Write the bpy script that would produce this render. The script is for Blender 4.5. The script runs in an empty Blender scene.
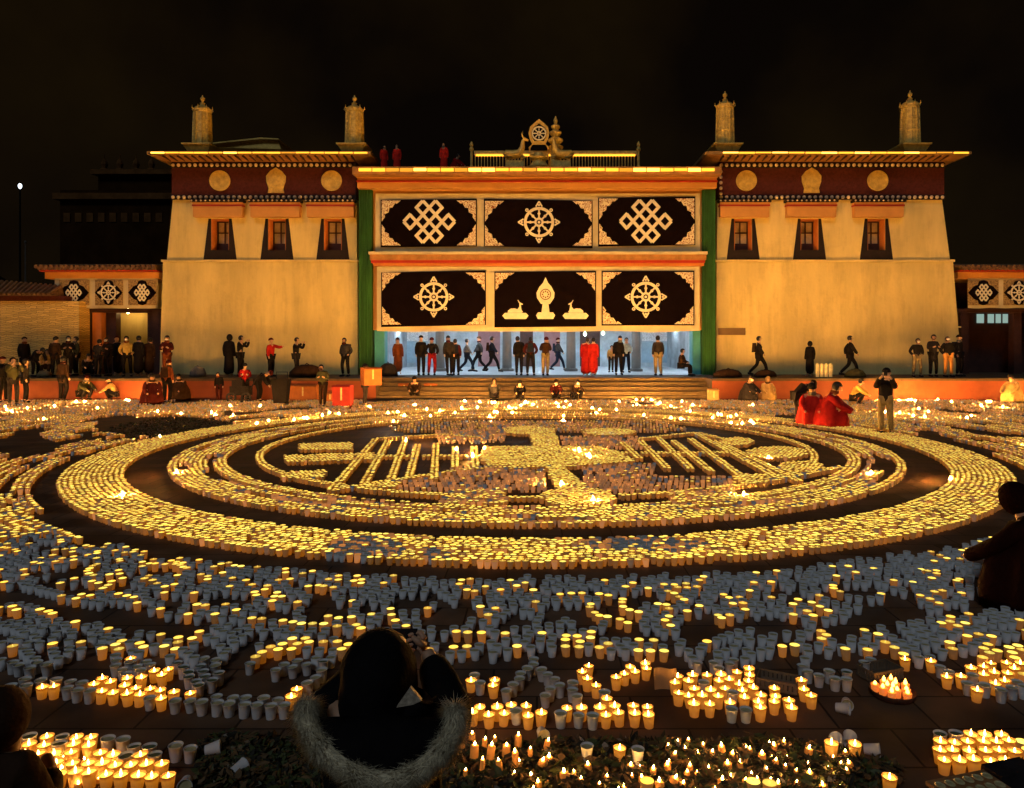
import bpy, bmesh, math, random
import numpy as np
from math import sin, cos, pi, radians, sqrt
from mathutils import Vector, Matrix

R = random.Random(11)
RN = np.random.default_rng(5)
scene = bpy.context.scene
COL = scene.collection

# ---------------------------------------------------------------- camera
F, HZ, CX, HC = 740.0, 342.0, 537.0, 2.30      # focal px, horizon row, axis column, eye height
cam_d = bpy.data.cameras.new('camera')
cam = bpy.data.objects.new('camera', cam_d); COL.objects.link(cam)
cam.location = (0, 0, HC); cam.rotation_euler = (pi/2, 0, 0)
cam_d.sensor_width = 36; cam_d.lens = 36*F/1024
cam_d.shift_x = -25/1024; cam_d.shift_y = -52/1024
cam_d.clip_start = 0.05; cam_d.clip_end = 2000
scene.camera = cam
scene.view_settings.view_transform = 'Standard'
scene.view_settings.look = 'None'
scene.view_settings.exposure = 0.0
scene.view_settings.gamma = 1.0
cy = scene.cycles
cy.use_denoising = True
cy.max_bounces = 5; cy.diffuse_bounces = 3; cy.glossy_bounces = 2; cy.transmission_bounces = 3
cy.caustics_reflective = False; cy.caustics_refractive = False
cy.sample_clamp_indirect = 4.0
cy.use_light_tree = True

def GX(px, Y): return (px-CX)*Y/F
def GZ(py, Y): return HC-(py-HZ)*Y/F
def gnd(px, py, z=0.0):
    Y = F*(HC-z)/(py-HZ)
    return (GX(px, Y), Y)

# ---------------------------------------------------------------- materials
MATS = {}
def mat(name, col, rough=0.7, var=0.18, scale=4.0, bump=0.0, metal=0.0, emit=None, estr=0.0, sampling=None,
        trans=0.0, bscale=None, streak=False, col2=None, spec=0.35):
    if name in MATS: return MATS[name]
    m = bpy.data.materials.new(name); m.use_nodes = True
    nt = m.node_tree; nt.nodes.clear()
    N = nt.nodes.new; L = nt.links.new
    out = N('ShaderNodeOutputMaterial'); p = N('ShaderNodeBsdfPrincipled')
    p.inputs['Roughness'].default_value = rough; p.inputs['Metallic'].default_value = metal
    p.inputs['Specular IOR Level'].default_value = spec
    tc = N('ShaderNodeTexCoord')
    src = tc.outputs['Object']
    if streak:
        mp = N('ShaderNodeMapping'); mp.inputs['Scale'].default_value = (1, 1, 0.22)
        L(src, mp.inputs['Vector']); src = mp.outputs['Vector']
    no = N('ShaderNodeTexNoise'); no.inputs['Scale'].default_value = scale; no.inputs['Detail'].default_value = 6
    no.inputs['Roughness'].default_value = 0.65
    L(src, no.inputs['Vector'])
    cr = N('ShaderNodeValToRGB')
    a = [max(0, c*(1-var)) for c in col]; b = [min(1, c*(1+var)) for c in (col2 or col)]
    cr.color_ramp.elements[0].position = 0.3; cr.color_ramp.elements[1].position = 0.7
    cr.color_ramp.elements[0].color = (*a, 1); cr.color_ramp.elements[1].color = (*b, 1)
    L(no.outputs['Fac'], cr.inputs['Fac']); L(cr.outputs['Color'], p.inputs['Base Color'])
    if streak:                                         # rain drips and patched coats
        m2 = N('ShaderNodeMapping'); m2.inputs['Scale'].default_value = (1.0, 1.0, 0.09); L(tc.outputs['Object'], m2.inputs['Vector'])
        d1 = N('ShaderNodeTexNoise'); d1.inputs['Scale'].default_value = 3.2; d1.inputs['Detail'].default_value = 7; d1.inputs['Roughness'].default_value = .75
        L(m2.outputs[0], d1.inputs['Vector'])
        d2 = N('ShaderNodeTexNoise'); d2.inputs['Scale'].default_value = .9; d2.inputs['Detail'].default_value = 9; d2.inputs['Roughness'].default_value = .7
        L(tc.outputs['Object'], d2.inputs['Vector'])
        av = N('ShaderNodeMath'); av.operation = 'ADD'; L(d1.outputs['Fac'], av.inputs[0]); L(d2.outputs['Fac'], av.inputs[1])
        c2 = N('ShaderNodeValToRGB'); c2.color_ramp.elements[0].position = .78; c2.color_ramp.elements[0].color = (.62, .58, .55, 1)
        c2.color_ramp.elements[1].position = 1.0; c2.color_ramp.elements[1].color = (1, 1, 1, 1)
        hf = N('ShaderNodeMath'); hf.operation = 'MULTIPLY'; hf.inputs[1].default_value = 1.0; L(av.outputs[0], hf.inputs[0]); L(hf.outputs[0], c2.inputs[0])
        mm = N('ShaderNodeMixRGB'); mm.blend_type = 'MULTIPLY'; mm.inputs[0].default_value = .38
        L(cr.outputs['Color'], mm.inputs[1]); L(c2.outputs['Color'], mm.inputs[2]); L(mm.outputs[0], p.inputs['Base Color'])
    if bump:
        n2 = N('ShaderNodeTexNoise'); n2.inputs['Scale'].default_value = bscale or scale*6; n2.inputs['Detail'].default_value = 4
        L(tc.outputs['Object'], n2.inputs['Vector'])
        bp = N('ShaderNodeBump'); bp.inputs['Strength'].default_value = bump; bp.inputs['Distance'].default_value = 0.02
        L(n2.outputs['Fac'], bp.inputs['Height']); L(bp.outputs['Normal'], p.inputs['Normal'])
    if emit:
        p.inputs['Emission Color'].default_value = (*emit, 1); p.inputs['Emission Strength'].default_value = estr
    sh = p.outputs[0]
    if trans:
        t = N('ShaderNodeBsdfTranslucent'); L(cr.outputs['Color'], t.inputs['Color'])
        mx = N('ShaderNodeMixShader'); mx.inputs[0].default_value = trans
        L(sh, mx.inputs[1]); L(t.outputs[0], mx.inputs[2]); sh = mx.outputs[0]
    L(sh, out.inputs['Surface'])
    if sampling: m.cycles.emission_sampling = sampling
    MATS[name] = m
    return m

def emitter(name, col, strength, sampling='AUTO'):
    m = bpy.data.materials.new(name); m.use_nodes = True
    nt = m.node_tree; nt.nodes.clear()
    o = nt.nodes.new('ShaderNodeOutputMaterial'); e = nt.nodes.new('ShaderNodeEmission')
    e.inputs[0].default_value = (*col, 1); e.inputs[1].default_value = strength
    nt.links.new(e.outputs[0], o.inputs[0])
    m.cycles.emission_sampling = sampling
    MATS[name] = m
    return m

FLAME_COL = (1.0, 0.47, 0.115)
M_wall = mat('ochre_limewash', (0.76, 0.60, 0.24), 0.85, 0.17, 0.7, 0.5, bscale=9, streak=True)
M_wall_low = mat('ochre_limewash_low', (0.72, 0.57, 0.22), 0.85, 0.22, 0.6, 0.55, bscale=9, streak=True)
M_stone = mat('field_stone', (0.42, 0.31, 0.13), 0.9, 0.5, 2.2, 0.9, bscale=5)
M_maroon = mat('maroon_twig_frieze', (0.085, 0.016, 0.012), 0.95, 0.3, 9, 0.8, bscale=60)
M_black = mat('black_paint', (0.016, 0.008, 0.007), 0.8, 0.3, 3)
M_darkwood = mat('dark_red_wood', (0.055, 0.02, 0.014), 0.6, 0.35, 3)
M_orange = mat('orange_paint', (0.62, 0.21, 0.045), 0.6, 0.15, 2)
M_orange2 = mat('pale_orange_plaster', (0.66, 0.33, 0.09), 0.7, 0.12, 1.2)
M_redline = mat('red_paint', (0.45, 0.035, 0.02), 0.6, 0.15, 3)
M_redwall = mat('red_plaster', (0.22, 0.048, 0.013), 0.75, 0.2, 1.1, 0.3)
M_cream = mat('cream_cloth', (0.66, 0.57, 0.34), 0.9, 0.12, 1.8, 0.25, bscale=7)
M_blackcloth = mat('black_cloth', (0.006, 0.003, 0.003), 0.95, 0.35, 2.5, 0.2, spec=.03)
M_emblem = mat('ivory_applique', (0.82, 0.76, 0.56), 0.85, 0.1, 6)
M_green = mat('green_curtain', (0.028, 0.115, 0.022), 0.85, 0.5, 1.2, 0.3, streak=True)
M_teal = mat('teal_paint', (0.05, 0.30, 0.36), 0.6, 0.15, 2)
M_gold = mat('gilt_metal', (0.90, 0.56, 0.13), 0.38, 0.3, 6, 0.5, metal=0.2, bscale=26)
M_golddark = mat('tarnished_gilt', (0.88, 0.55, 0.14), 0.42, 0.4, 8, 0.9, metal=0.15, bscale=22)
M_soffit = mat('soffit_timber', (0.42, 0.20, 0.055), 0.7, 0.3, 3)
M_roof = mat('roof_slab', (0.28, 0.17, 0.06), 0.8, 0.3, 2)
M_rooftile = mat('grey_brown_tile', (0.16, 0.09, 0.045), 0.75, 0.4, 5, 0.5)
M_white = mat('white_paint', (0.72, 0.58, 0.40), 0.6, 0.1, 6)
M_pane = mat('window_curtain', (0.50, 0.40, 0.24), 0.5, 0.25, 3)
M_terr = mat('terrace_paving', (0.07, 0.045, 0.022), 0.8, 0.3, 2, 0.3)
M_step = mat('step_stone', (0.105, 0.068, 0.028), 0.7, 0.35, 2.5, 0.3)
M_led = emitter('roof_light_strip', (1.0, 0.42, 0.03), 2.2)
M_led_dim = emitter('roof_light_strip_dim', (1.0, 0.40, 0.03), 1.1)
M_led_hot = emitter('roof_light_strip_hot', (1.0, 0.46, 0.06), 4.5)
M_led2 = emitter('railing_light_strip', (1.0, 0.40, 0.03), 2.4)
M_tube = emitter('cold_tube_light', (0.68, 0.86, 1.0), 150.0)
M_bluewall = mat('courtyard_wall', (0.40, 0.46, 0.50), 0.8, 0.35, 1.5)
M_bluefloor = mat('courtyard_paving', (0.45, 0.50, 0.54), 0.6, 0.2, 1)
M_lace = mat('lace_hanging', (0.62, 0.66, 0.68), 0.9, 0.4, 14)
M_pink = mat('faded_pink_door', (0.30, 0.15, 0.15), 0.7, 0.2, 2)
M_plaque = mat('brown_plaque', (0.20, 0.12, 0.05), 0.6, 0.2, 3)
M_card = mat('cardboard', (0.42, 0.25, 0.10), 0.85, 0.2, 4)
M_cardor = mat('orange_cardboard', (0.34, 0.105, 0.022), 0.8, 0.2, 4)

def scroll_mat():
    m = bpy.data.materials.new('scroll_applique'); m.use_nodes = True
    nt = m.node_tree; p = nt.nodes['Principled BSDF']; p.inputs['Roughness'].default_value = 0.9
    tc = nt.nodes.new('ShaderNodeTexCoord'); v = nt.nodes.new('ShaderNodeTexVoronoi'); v.feature = 'DISTANCE_TO_EDGE'
    v.inputs['Scale'].default_value = 5.0
    nz = nt.nodes.new('ShaderNodeTexNoise'); nz.inputs['Scale'].default_value = 6
    mx = nt.nodes.new('ShaderNodeMixRGB'); mx.blend_type = 'ADD'; mx.inputs[0].default_value = 0.25
    nt.links.new(tc.outputs['Object'], mx.inputs[1]); nt.links.new(nz.outputs['Color'], mx.inputs[2])
    nt.links.new(mx.outputs[0], v.inputs['Vector'])
    cr = nt.nodes.new('ShaderNodeValToRGB'); cr.color_ramp.interpolation = 'CONSTANT'
    e = cr.color_ramp.elements
    e[0].position = 0.0; e[0].color = (0.80, 0.72, 0.50, 1)
    e[1].position = 0.1; e[1].color = (0.30, 0.10, 0.03, 1)
    n = e.new(0.19); n.color = (0.74, 0.64, 0.42, 1)
    nt.links.new(v.outputs['Distance'], cr.inputs[0]); nt.links.new(cr.outputs[0], p.inputs['Base Color'])
    return m
M_scroll = scroll_mat()

def brick_wall_mat():
    m = bpy.data.materials.new('rubble_courses'); m.use_nodes = True
    nt = m.node_tree; p = nt.nodes['Principled BSDF']; p.inputs['Roughness'].default_value = 0.9
    tc = nt.nodes.new('ShaderNodeTexCoord'); mp = nt.nodes.new('ShaderNodeMapping')
    mp.inputs['Rotation'].default_value = (pi/2, 0, 0)
    nt.links.new(tc.outputs['Object'], mp.inputs['Vector'])
    nz = nt.nodes.new('ShaderNodeTexNoise'); nz.inputs['Scale'].default_value = 2.5; nz.inputs['Detail'].default_value = 5
    nt.links.new(tc.outputs['Object'], nz.inputs['Vector'])
    mx = nt.nodes.new('ShaderNodeMixRGB'); mx.blend_type = 'ADD'; mx.inputs[0].default_value = 0.30
    nt.links.new(mp.outputs[0], mx.inputs[1]); nt.links.new(nz.outputs['Color'], mx.inputs[2])
    b = nt.nodes.new('ShaderNodeTexBrick')
    b.inputs['Color1'].default_value = (0.82, 0.58, 0.17, 1); b.inputs['Color2'].default_value = (0.60, 0.40, 0.11, 1)
    b.inputs['Mortar'].default_value = (0.30, 0.18, 0.06, 1); b.inputs['Scale'].default_value = 1.0
    b.inputs['Brick Width'].default_value = 0.55; b.inputs['Row Height'].default_value = 0.085
    b.inputs['Mortar Size'].default_value = 0.008
    nt.links.new(mx.outputs[0], b.inputs['Vector']); nt.links.new(b.outputs['Color'], p.inputs['Base Color'])
    bp = nt.nodes.new('ShaderNodeBump'); bp.inputs['Strength'].default_value = 0.5; bp.inputs['Distance'].default_value = 0.02
    nt.links.new(b.outputs['Color'], bp.inputs['Height']); nt.links.new(bp.outputs[0], p.inputs['Normal'])
    return m
M_rubble = brick_wall_mat()

def ground_mat():
    m = bpy.data.materials.new('plaza_paving'); m.use_nodes = True
    nt = m.node_tree; p = nt.nodes['Principled BSDF']; p.inputs['Specular IOR Level'].default_value = 0.12
    tc = nt.nodes.new('ShaderNodeTexCoord')
    b = nt.nodes.new('ShaderNodeTexBrick'); b.inputs['Scale'].default_value = 1.0
    b.inputs['Color1'].default_value = (0.19, 0.11, 0.065, 1); b.inputs['Color2'].default_value = (0.125, 0.072, 0.042, 1)
    b.inputs['Mortar'].default_value = (0.04, 0.024, 0.015, 1); b.inputs['Mortar Size'].default_value = 0.008
    b.inputs['Brick Width'].default_value = 0.6; b.inputs['Row Height'].default_value = 0.4
    nt.links.new(tc.outputs['Object'], b.inputs['Vector'])
    nz = nt.nodes.new('ShaderNodeTexNoise'); nz.inputs['Scale'].default_value = 1.6; nz.inputs['Detail'].default_value = 8
    nt.links.new(tc.outputs['Object'], nz.inputs['Vector'])
    cr = nt.nodes.new('ShaderNodeValToRGB'); cr.color_ramp.elements[0].position = .35; cr.color_ramp.elements[1].position = .7
    cr.color_ramp.elements[0].color = (0.45, 0.42, 0.4, 1); cr.color_ramp.elements[1].color = (1.25, 1.2, 1.1, 1)
    nt.links.new(nz.outputs['Fac'], cr.inputs[0])
    mx = nt.nodes.new('ShaderNodeMixRGB'); mx.blend_type = 'MULTIPLY'; mx.inputs[0].default_value = 1
    nt.links.new(b.outputs['Color'], mx.inputs[1]); nt.links.new(cr.outputs[0], mx.inputs[2])
    nt.links.new(mx.outputs[0], p.inputs['Base Color'])
    rr = nt.nodes.new('ShaderNodeMapRange'); rr.inputs['To Min'].default_value = 0.38; rr.inputs['To Max'].default_value = 0.8
    nt.links.new(nz.outputs['Fac'], rr.inputs['Value']); nt.links.new(rr.outputs[0], p.inputs['Roughness'])
    bp = nt.nodes.new('ShaderNodeBump'); bp.inputs['Strength'].default_value = 0.35; bp.inputs['Distance'].default_value = 0.01
    nt.links.new(b.outputs['Fac'], bp.inputs['Height']); bp.invert = True
    nt.links.new(bp.outputs[0], p.inputs['Normal'])
    return m
M_ground = ground_mat()

# ---------------------------------------------------------------- mesh building
class MB:
    def __init__(s): s.v = []; s.f = []; s.m = []
    def add(s, vs, fs, mi=0):
        o = len(s.v); s.v.extend(vs)
        for f in fs: s.f.append([i+o for i in f]); s.m.append(mi)
        return s
    def box(s, x0, x1, y0, y1, z0, z1, mi=0):
        v = [(x0,y0,z0),(x1,y0,z0),(x1,y1,z0),(x0,y1,z0),(x0,y0,z1),(x1,y0,z1),(x1,y1,z1),(x0,y1,z1)]
        return s.add(v, [(0,3,2,1),(4,5,6,7),(0,1,5,4),(1,2,6,5),(2,3,7,6),(3,0,4,7)], mi)
    def ext(s, poly, y0, y1, mi=0):                 # XZ outline pushed along Y
        n = len(poly)
        v = [(x, y0, z) for x, z in poly]+[(x, y1, z) for x, z in poly]
        fs = [list(range(n)), list(range(2*n-1, n-1, -1))]+[(i, i+n, (i+1) % n+n, (i+1) % n) for i in range(n)]
        return s.add(v, fs, mi)
    def frustum(s, b, t, z0, z1, mi=0):              # b,t = (x0,x1,y0,y1)
        v = [(b[0],b[2],z0),(b[1],b[2],z0),(b[1],b[3],z0),(b[0],b[3],z0),(t[0],t[2],z1),(t[1],t[2],z1),(t[1],t[3],z1),(t[0],t[3],z1)]
        return s.add(v, [(0,3,2,1),(4,5,6,7),(0,1,5,4),(1,2,6,5),(2,3,7,6),(3,0,4,7)], mi)
    def lathe(s, prof, c=(0,0,0), n=16, mi=0, cap=True):
        v = []; fs = []
        for r, z in prof:
            for k in range(n):
                a = 2*pi*k/n; v.append((c[0]+r*cos(a), c[1]+r*sin(a), c[2]+z))
        for i in range(len(prof)-1):
            for k in range(n):
                k2 = (k+1) % n; fs.append((i*n+k, i*n+k2, (i+1)*n+k2, (i+1)*n+k))
        if cap:
            fs.append(list(range(n-1, -1, -1))); fs.append([(len(prof)-1)*n+k for k in range(n)])
        return s.add(v, fs, mi)
    def tube(s, pts, r, n=8, mi=0):
        pts = [Vector(p) for p in pts]; v = []; fs = []
        rs = r if isinstance(r, (list, tuple)) else [r]*len(pts)
        for i, p in enumerate(pts):
            d = (pts[min(i+1, len(pts)-1)]-pts[max(i-1, 0)]).normalized()
            u = d.cross(Vector((0, 0, 1)))
            if u.length < 1e-3: u = d.cross(Vector((0, 1, 0)))
            u.normalize(); w = d.cross(u)
            for k in range(n):
                a = 2*pi*k/n; q = p+(u*cos(a)+w*sin(a))*rs[i]; v.append(tuple(q))
        for i in range(len(pts)-1):
            for k in range(n):
                k2 = (k+1) % n; fs.append((i*n+k, i*n+k2, (i+1)*n+k2, (i+1)*n+k))
        fs.append(list(range(n-1, -1, -1))); fs.append([(len(pts)-1)*n+k for k in range(n)])
        return s.add(v, fs, mi)
    def ring(s, cx, cz, r0, r1, y0, y1, n=32, mi=0):   # flat ring standing in XZ
        v = []; fs = []
        for r in (r0, r1):
            for y in (y0, y1):
                for k in range(n): a = 2*pi*k/n; v.append((cx+r*cos(a), y, cz+r*sin(a)))
        for k in range(n):
            q = (k+1) % n
            fs += [(k, q, n+q, n+k), (2*n+k, 3*n+k, 3*n+q, 2*n+q), (k, 2*n+k, 2*n+q, q), (n+k, n+q, 3*n+q, 3*n+k)]
        return s.add(v, fs, mi)
    def disc(s, cx, cz, r, y0, y1, n=24, mi=0, sx=1.0):
        return s.ext([(cx+sx*r*cos(2*pi*k/n), cz+r*sin(2*pi*k/n)) for k in range(n)], y0, y1, mi)
    def strip(s, p, q, w, y0, y1, mi=0):             # straight band in XZ
        d = Vector((q[0]-p[0], q[1]-p[1])); d.normalize(); n = Vector((-d.y, d.x))*w/2
        return s.ext([(p[0]+n.x, p[1]+n.y), (q[0]+n.x, q[1]+n.y), (q[0]-n.x, q[1]-n.y), (p[0]-n.x, p[1]-n.y)], y0, y1, mi)
    def build(s, name, mats, parent=None, origin=None, smooth=False, label=None):
        me = bpy.data.meshes.new(name)
        o3 = Vector(origin) if origin else Vector((0, 0, 0))
        me.from_pydata([tuple(Vector(v)-o3) for v in s.v], [], s.f)
        mats = mats if isinstance(mats, (list, tuple)) else [mats]
        for m in mats: me.materials.append(m)
        me.polygons.foreach_set('material_index', s.m)
        bm = bmesh.new(); bm.from_mesh(me); bmesh.ops.recalc_face_normals(bm, faces=bm.faces); bm.to_mesh(me); bm.free()
        if smooth:
            me.polygons.foreach_set('use_smooth', [True]*len(me.polygons))
        me.update()
        o = bpy.data.objects.new(name, me); COL.objects.link(o); o.location = o3
        if parent:
            o.parent = parent
            o.location = o3-WORLD_LOC.get(parent.name, Vector((0, 0, 0)))
        WORLD_LOC[o.name] = o3
        if label: o['label'] = label
        return o
WORLD_LOC = {}
def thing(name, label, cat, loc=(0, 0, 0), group=None):
    o = bpy.data.objects.new(name, None); COL.objects.link(o); o.empty_display_size = .2
    o.location = loc; o['label'] = label; o['category'] = cat
    if group: o['group'] = group
    WORLD_LOC[o.name] = Vector(loc)
    return o
def tag(o, label, cat, group=None):
    o['label'] = label; o['category'] = cat
    if group: o['group'] = group
    return o
def struct(o, label, kind='structure', cat='ground'):
    o['kind'] = kind; o['label'] = label; o['category'] = cat; return o

# ---------------------------------------------------------------- world, sun
w = bpy.data.worlds.new('World'); scene.world = w; w.use_nodes = True
nt = w.node_tree; nt.nodes.clear()
wo = nt.nodes.new('ShaderNodeOutputWorld')
sky = nt.nodes.new('ShaderNodeTexSky'); sky.sky_type = 'NISHITA'; sky.sun_disc = False
SUN_EL, SUN_AZ = radians(42), radians(200)          # behind the photographer, a little left
sky.sun_elevation = SUN_EL; sky.sun_rotation = SUN_AZ
b1 = nt.nodes.new('ShaderNodeBackground'); b1.inputs[1].default_value = 0.0001
nt.links.new(sky.outputs[0], b1.inputs[0])
b2 = nt.nodes.new('ShaderNodeBackground'); b2.inputs[1].default_value = 1.0
tc = nt.nodes.new('ShaderNodeTexCoord'); nz = nt.nodes.new('ShaderNodeTexNoise')
nz.inputs['Scale'].default_value = 3.2; nz.inputs['Detail'].default_value = 5
cr = nt.nodes.new('ShaderNodeValToRGB')
cr.color_ramp.elements[0].position = 0.42; cr.color_ramp.elements[0].color = (0.0022, 0.0011, 0.0004, 1)
cr.color_ramp.elements[1].position = 0.78; cr.color_ramp.elements[1].color = (0.010, 0.0055, 0.0010, 1)
nt.links.new(tc.outputs['Generated'], nz.inputs['Vector']); nt.links.new(nz.outputs['Fac'], cr.inputs[0])
nt.links.new(cr.outputs[0], b2.inputs[0])
ad = nt.nodes.new('ShaderNodeAddShader')
nt.links.new(b1.outputs[0], ad.inputs[0]); nt.links.new(b2.outputs[0], ad.inputs[1]); nt.links.new(ad.outputs[0], wo.inputs[0])
sd = bpy.data.lights.new('sun', 'SUN'); sd.energy = 0.42; sd.angle = radians(14); sd.color = (0.74, 0.85, 1.0)
so = bpy.data.objects.new('sun', sd); COL.objects.link(so)
dirv = Vector((sin(SUN_AZ)*cos(SUN_EL), cos(SUN_AZ)*cos(SUN_EL), sin(SUN_EL)))   # towards the light
so.rotation_euler = (-dirv).to_track_quat('-Z', 'Y').to_euler(); so.location = dirv*40

# ---------------------------------------------------------------- setting
g = MB(); g.add([(-400, -60, 0), (400, -60, 0), (400, 600, 0), (-400, 600, 0)], [(0, 1, 2, 3)])
struct(g.build('ground', M_ground), 'dark stone paving of the temple plaza')
hill = MB()
hp = []
for i in range(41):
    x = -260+13*i
    hp.append((x, 16+9*sin(i*.37+1)+5*sin(i*.9)))
hv = [(x, 110, -1) for x, z in hp]+[(x, 170, z) for x, z in hp]+[(x, 300, z*1.2) for x, z in hp]
hf = []
for k in range(2):
    for i in range(40): hf.append((k*41+i, k*41+i+1, (k+1)*41+i+1, (k+1)*41+i))
hill.add(hv, hf)
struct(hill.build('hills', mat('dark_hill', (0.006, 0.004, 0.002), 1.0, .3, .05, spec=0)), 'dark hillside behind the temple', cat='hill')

TZ = 0.83                                            # terrace level
YF = 29.3
t = MB()
xl, xr = GX(376, YF), GX(712, YF)
t.box(-24, xl, YF, 52, 0, TZ); t.box(xr, 24, YF, 52, 0, TZ); t.box(xl, xr, YF+1.55, 33.05, 0, TZ-0.004)
t.box(-24, xl, YF-.06, YF-.003, TZ-.07, TZ+.03, 0); t.box(xr, 24, YF-.06, YF-.003, TZ-.07, TZ+.03, 0)
t.box(-24, xl, YF-.02, YF-.004, 0, TZ-.073, 1); t.box(xr, 24, YF-.02, YF-.004, 0, TZ-.073, 1)
struct(t.build('terrace', [M_terr, M_redwall]), 'raised terrace with red painted front wall')
s = MB()
for i in range(5):
    z = TZ*(i+1)/5-.008
    s.box(xl+.01, xr-.01, YF+.02+i*.3, YF+1.55, TZ*i/5-.008 if i else 0, z-.05)
    s.box(xl+.01, xr-.01, YF-.01+i*.3, YF+1.55, z-.05, z)
struct(s.build('steps', M_step), 'wide stone steps up to the gate', cat='steps')
# ---------------------------------------------------------------- corner towers
def make_tower(label, YT, low, up, frieze, eave, meds, wins, jamb_side, eave_side):
    P = lambda x, y, Y=YT: (GX(x, Y), GZ(y, Y))
    root = thing('gate_tower', label, 'building', (GX((low[0][0]+low[0][1])/2, YT), YT, TZ))
    D = 7.0
    # lower storey
    m = MB()
    zl0, zl1 = TZ, GZ(262, YT)
    (a, b), (c, d) = low
    m.frustum((GX(a, YT), GX(b, YT), YT, YT+D), (GX(c, YT), GX(d, YT), YT, YT+D), zl0, zl1)
    lo = m.build('lower_wall', M_wall_low, root)
    m = MB(); m.box(GX(c, YT)-.06, GX(d, YT)+.06, YT-.07, YT+D+.05, zl1+.003, zl1+.10); m.build('ledge', M_wall, root)
    m = MB(); zs = GZ(327, YT)
    m.box(GX(a+3, YT), GX(b, YT)-.05, YT-.028, YT-.003, zs-.03, zs+.03); m.build('string_course', M_wall_low, root)
    # upper storey with three real openings
    Yu = YT+.08
    zb, zt = zl1+.105, GZ(199, YT)
    (a, b), (c, d) = up                              # bottom, top
    XL = lambda z: GX(a, YT)+(GX(c, YT)-GX(a, YT))*(z-zb)/(zt-zb)
    XR = lambda z: GX(b, YT)+(GX(d, YT)-GX(b, YT))*(z-zb)/(zt-zb)
    zh0, zh1 = GZ(250, YT), GZ(218.5, YT)
    m = MB()
    m.frustum((XL(zb), XR(zb), Yu+.75, YT+D), (XL(zt), XR(zt), Yu+.75, YT+D), zb, zt)
    m.ext([(XL(zb), zb), (XR(zb), zb), (XR(zh0), zh0), (XL(zh0), zh0)], Yu, Yu+.747)
    m.ext([(XL(zh1), zh1), (XR(zh1), zh1), (XR(zt), zt), (XL(zt), zt)], Yu, Yu+.747)
    xs = []
    for wx in wins:
        hw = 9.0*YT/F
        xs.append((GX(wx, YT)-hw, GX(wx, YT)+hw))
    e = zh0; f2 = zh1
    m.ext([(XL(e), e), (xs[0][0], e), (xs[0][0], f2), (XL(f2), f2)], Yu, Yu+.747)
    m.ext([(xs[0][1], e), (xs[1][0], e), (xs[1][0], f2), (xs[0][1], f2)], Yu, Yu+.747)
    m.ext([(xs[1][1], e), (xs[2][0], e), (xs[2][0], f2), (xs[1][1], f2)], Yu, Yu+.747)
    m.ext([(xs[2][1], e), (XR(e), e), (XR(f2), f2), (xs[2][1], f2)], Yu, Yu+.747)
    m.build('upper_wall', M_wall, root)
    px = YT/F
    for wx, (x0, x1) in zip(wins, xs):
        cx = (x0+x1)/2
        tw, bw = 11.5*px, 16.7*px
        zb2, zt2 = GZ(261.5, YT), zh1
        lerp = lambda z, s: cx+s*(bw+(tw-bw)*(z-zb2)/(zt2-zb2))
        wq = MB()
        y0, y1 = Yu-.035, Yu-.003
        wq.ext([(lerp(zb2, -1), zb2+.03), (lerp(zb2, 1), zb2+.03), (lerp(zh0, 1), zh0), (lerp(zh0, -1), zh0)], y0, y1)
        wq.ext([(lerp(zh0, -1), zh0+.001), (x0-.001, zh0+.001), (x0-.001, zt2), (lerp(zt2, -1), zt2)], y0, y1)
        wq.ext([(x1+.001, zh0+.001), (lerp(zh0, 1), zh0+.001), (lerp(zt2, 1), zt2), (x1+.001, zt2)], y0, y1)
        win = wq.build('window', M_black, root)
        j = MB()
        j.box(x0+.003, x0+.04, Yu+.01, Yu+.74, zh0+.003, zh1-.003); j.box(x1-.04, x1-.003, Yu+.01, Yu+.74, zh0+.003, zh1-.003)
        j.box(x0+.043, x1-.043, Yu+.01, Yu+.74, zh1-.04, zh1-.003)
        j.build('reveal', M_orange, win)
        fr = MB(); yf = Yu+.50
        for xx in (x0+.05, cx-.025, x1-.10): fr.box(xx, xx+.05, yf, yf+.06, zh0+.01, zh1-.05)
        hh = zh1-zh0
        for zz in (zh0+.012, zh0+hh*.22, zh0+hh*.58, zh1-.10): fr.box(x0+.05, x1-.05, yf-.004, yf+.05, zz, zz+.05)
        fr.box(x0+.05, x1-.05, yf-.006, yf+.05, zh0+.01, zh0+hh*.22, 0)
        fr.build('frame', M_darkwood, win)
        pa = MB(); pa.box(x0+.045, x1-.045, yf+.08, yf+.10, zh0+.02, zh1-.05); pa.build('pane', M_pane, win)
        # hood over the window
        hx0, hx1 = cx-25.0*px, cx+25.0*px
        if wx == wins[2] and jamb_side < 0: hx1 = cx+23*px
        hd = MB()
        hd.box(hx0+.03, hx1-.03, Yu-.30, Yu-.004, GZ(217.5, YT), GZ(207.2, YT), 0)
        hd.box(hx0, hx1, Yu-.34, Yu-.004, GZ(207, YT), GZ(205.5, YT), 1)
        hd.box(hx0+.02, hx1-.02, Yu-.32, Yu-.004, GZ(205.3, YT), GZ(203.2, YT), 0)
        hood = hd.build('window_hood', [M_orange2, M_redline], root)
        fx = MB()
        fx.box(hx0-.04, hx1+.04, Yu-.40, Yu-.004, GZ(203, YT), GZ(200.6, YT), 0)
        k = 0; x = hx0+.02
        while x < hx1: fx.lathe([(0.0, .045), (.035, .03), (.045, 0), (.035, -.03), (0, -.045)], (x, Yu-.42, GZ(201.8, YT)), 6, 1, False); x += 4.6*px
        fx.build('dotted_cornice', [M_black, M_white], hood)
    # frieze
    fx0, fx1 = GX(frieze[0], YT), GX(frieze[1], YT)
    z0, z1 = GZ(199.5, YT), GZ(162, YT)
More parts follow.
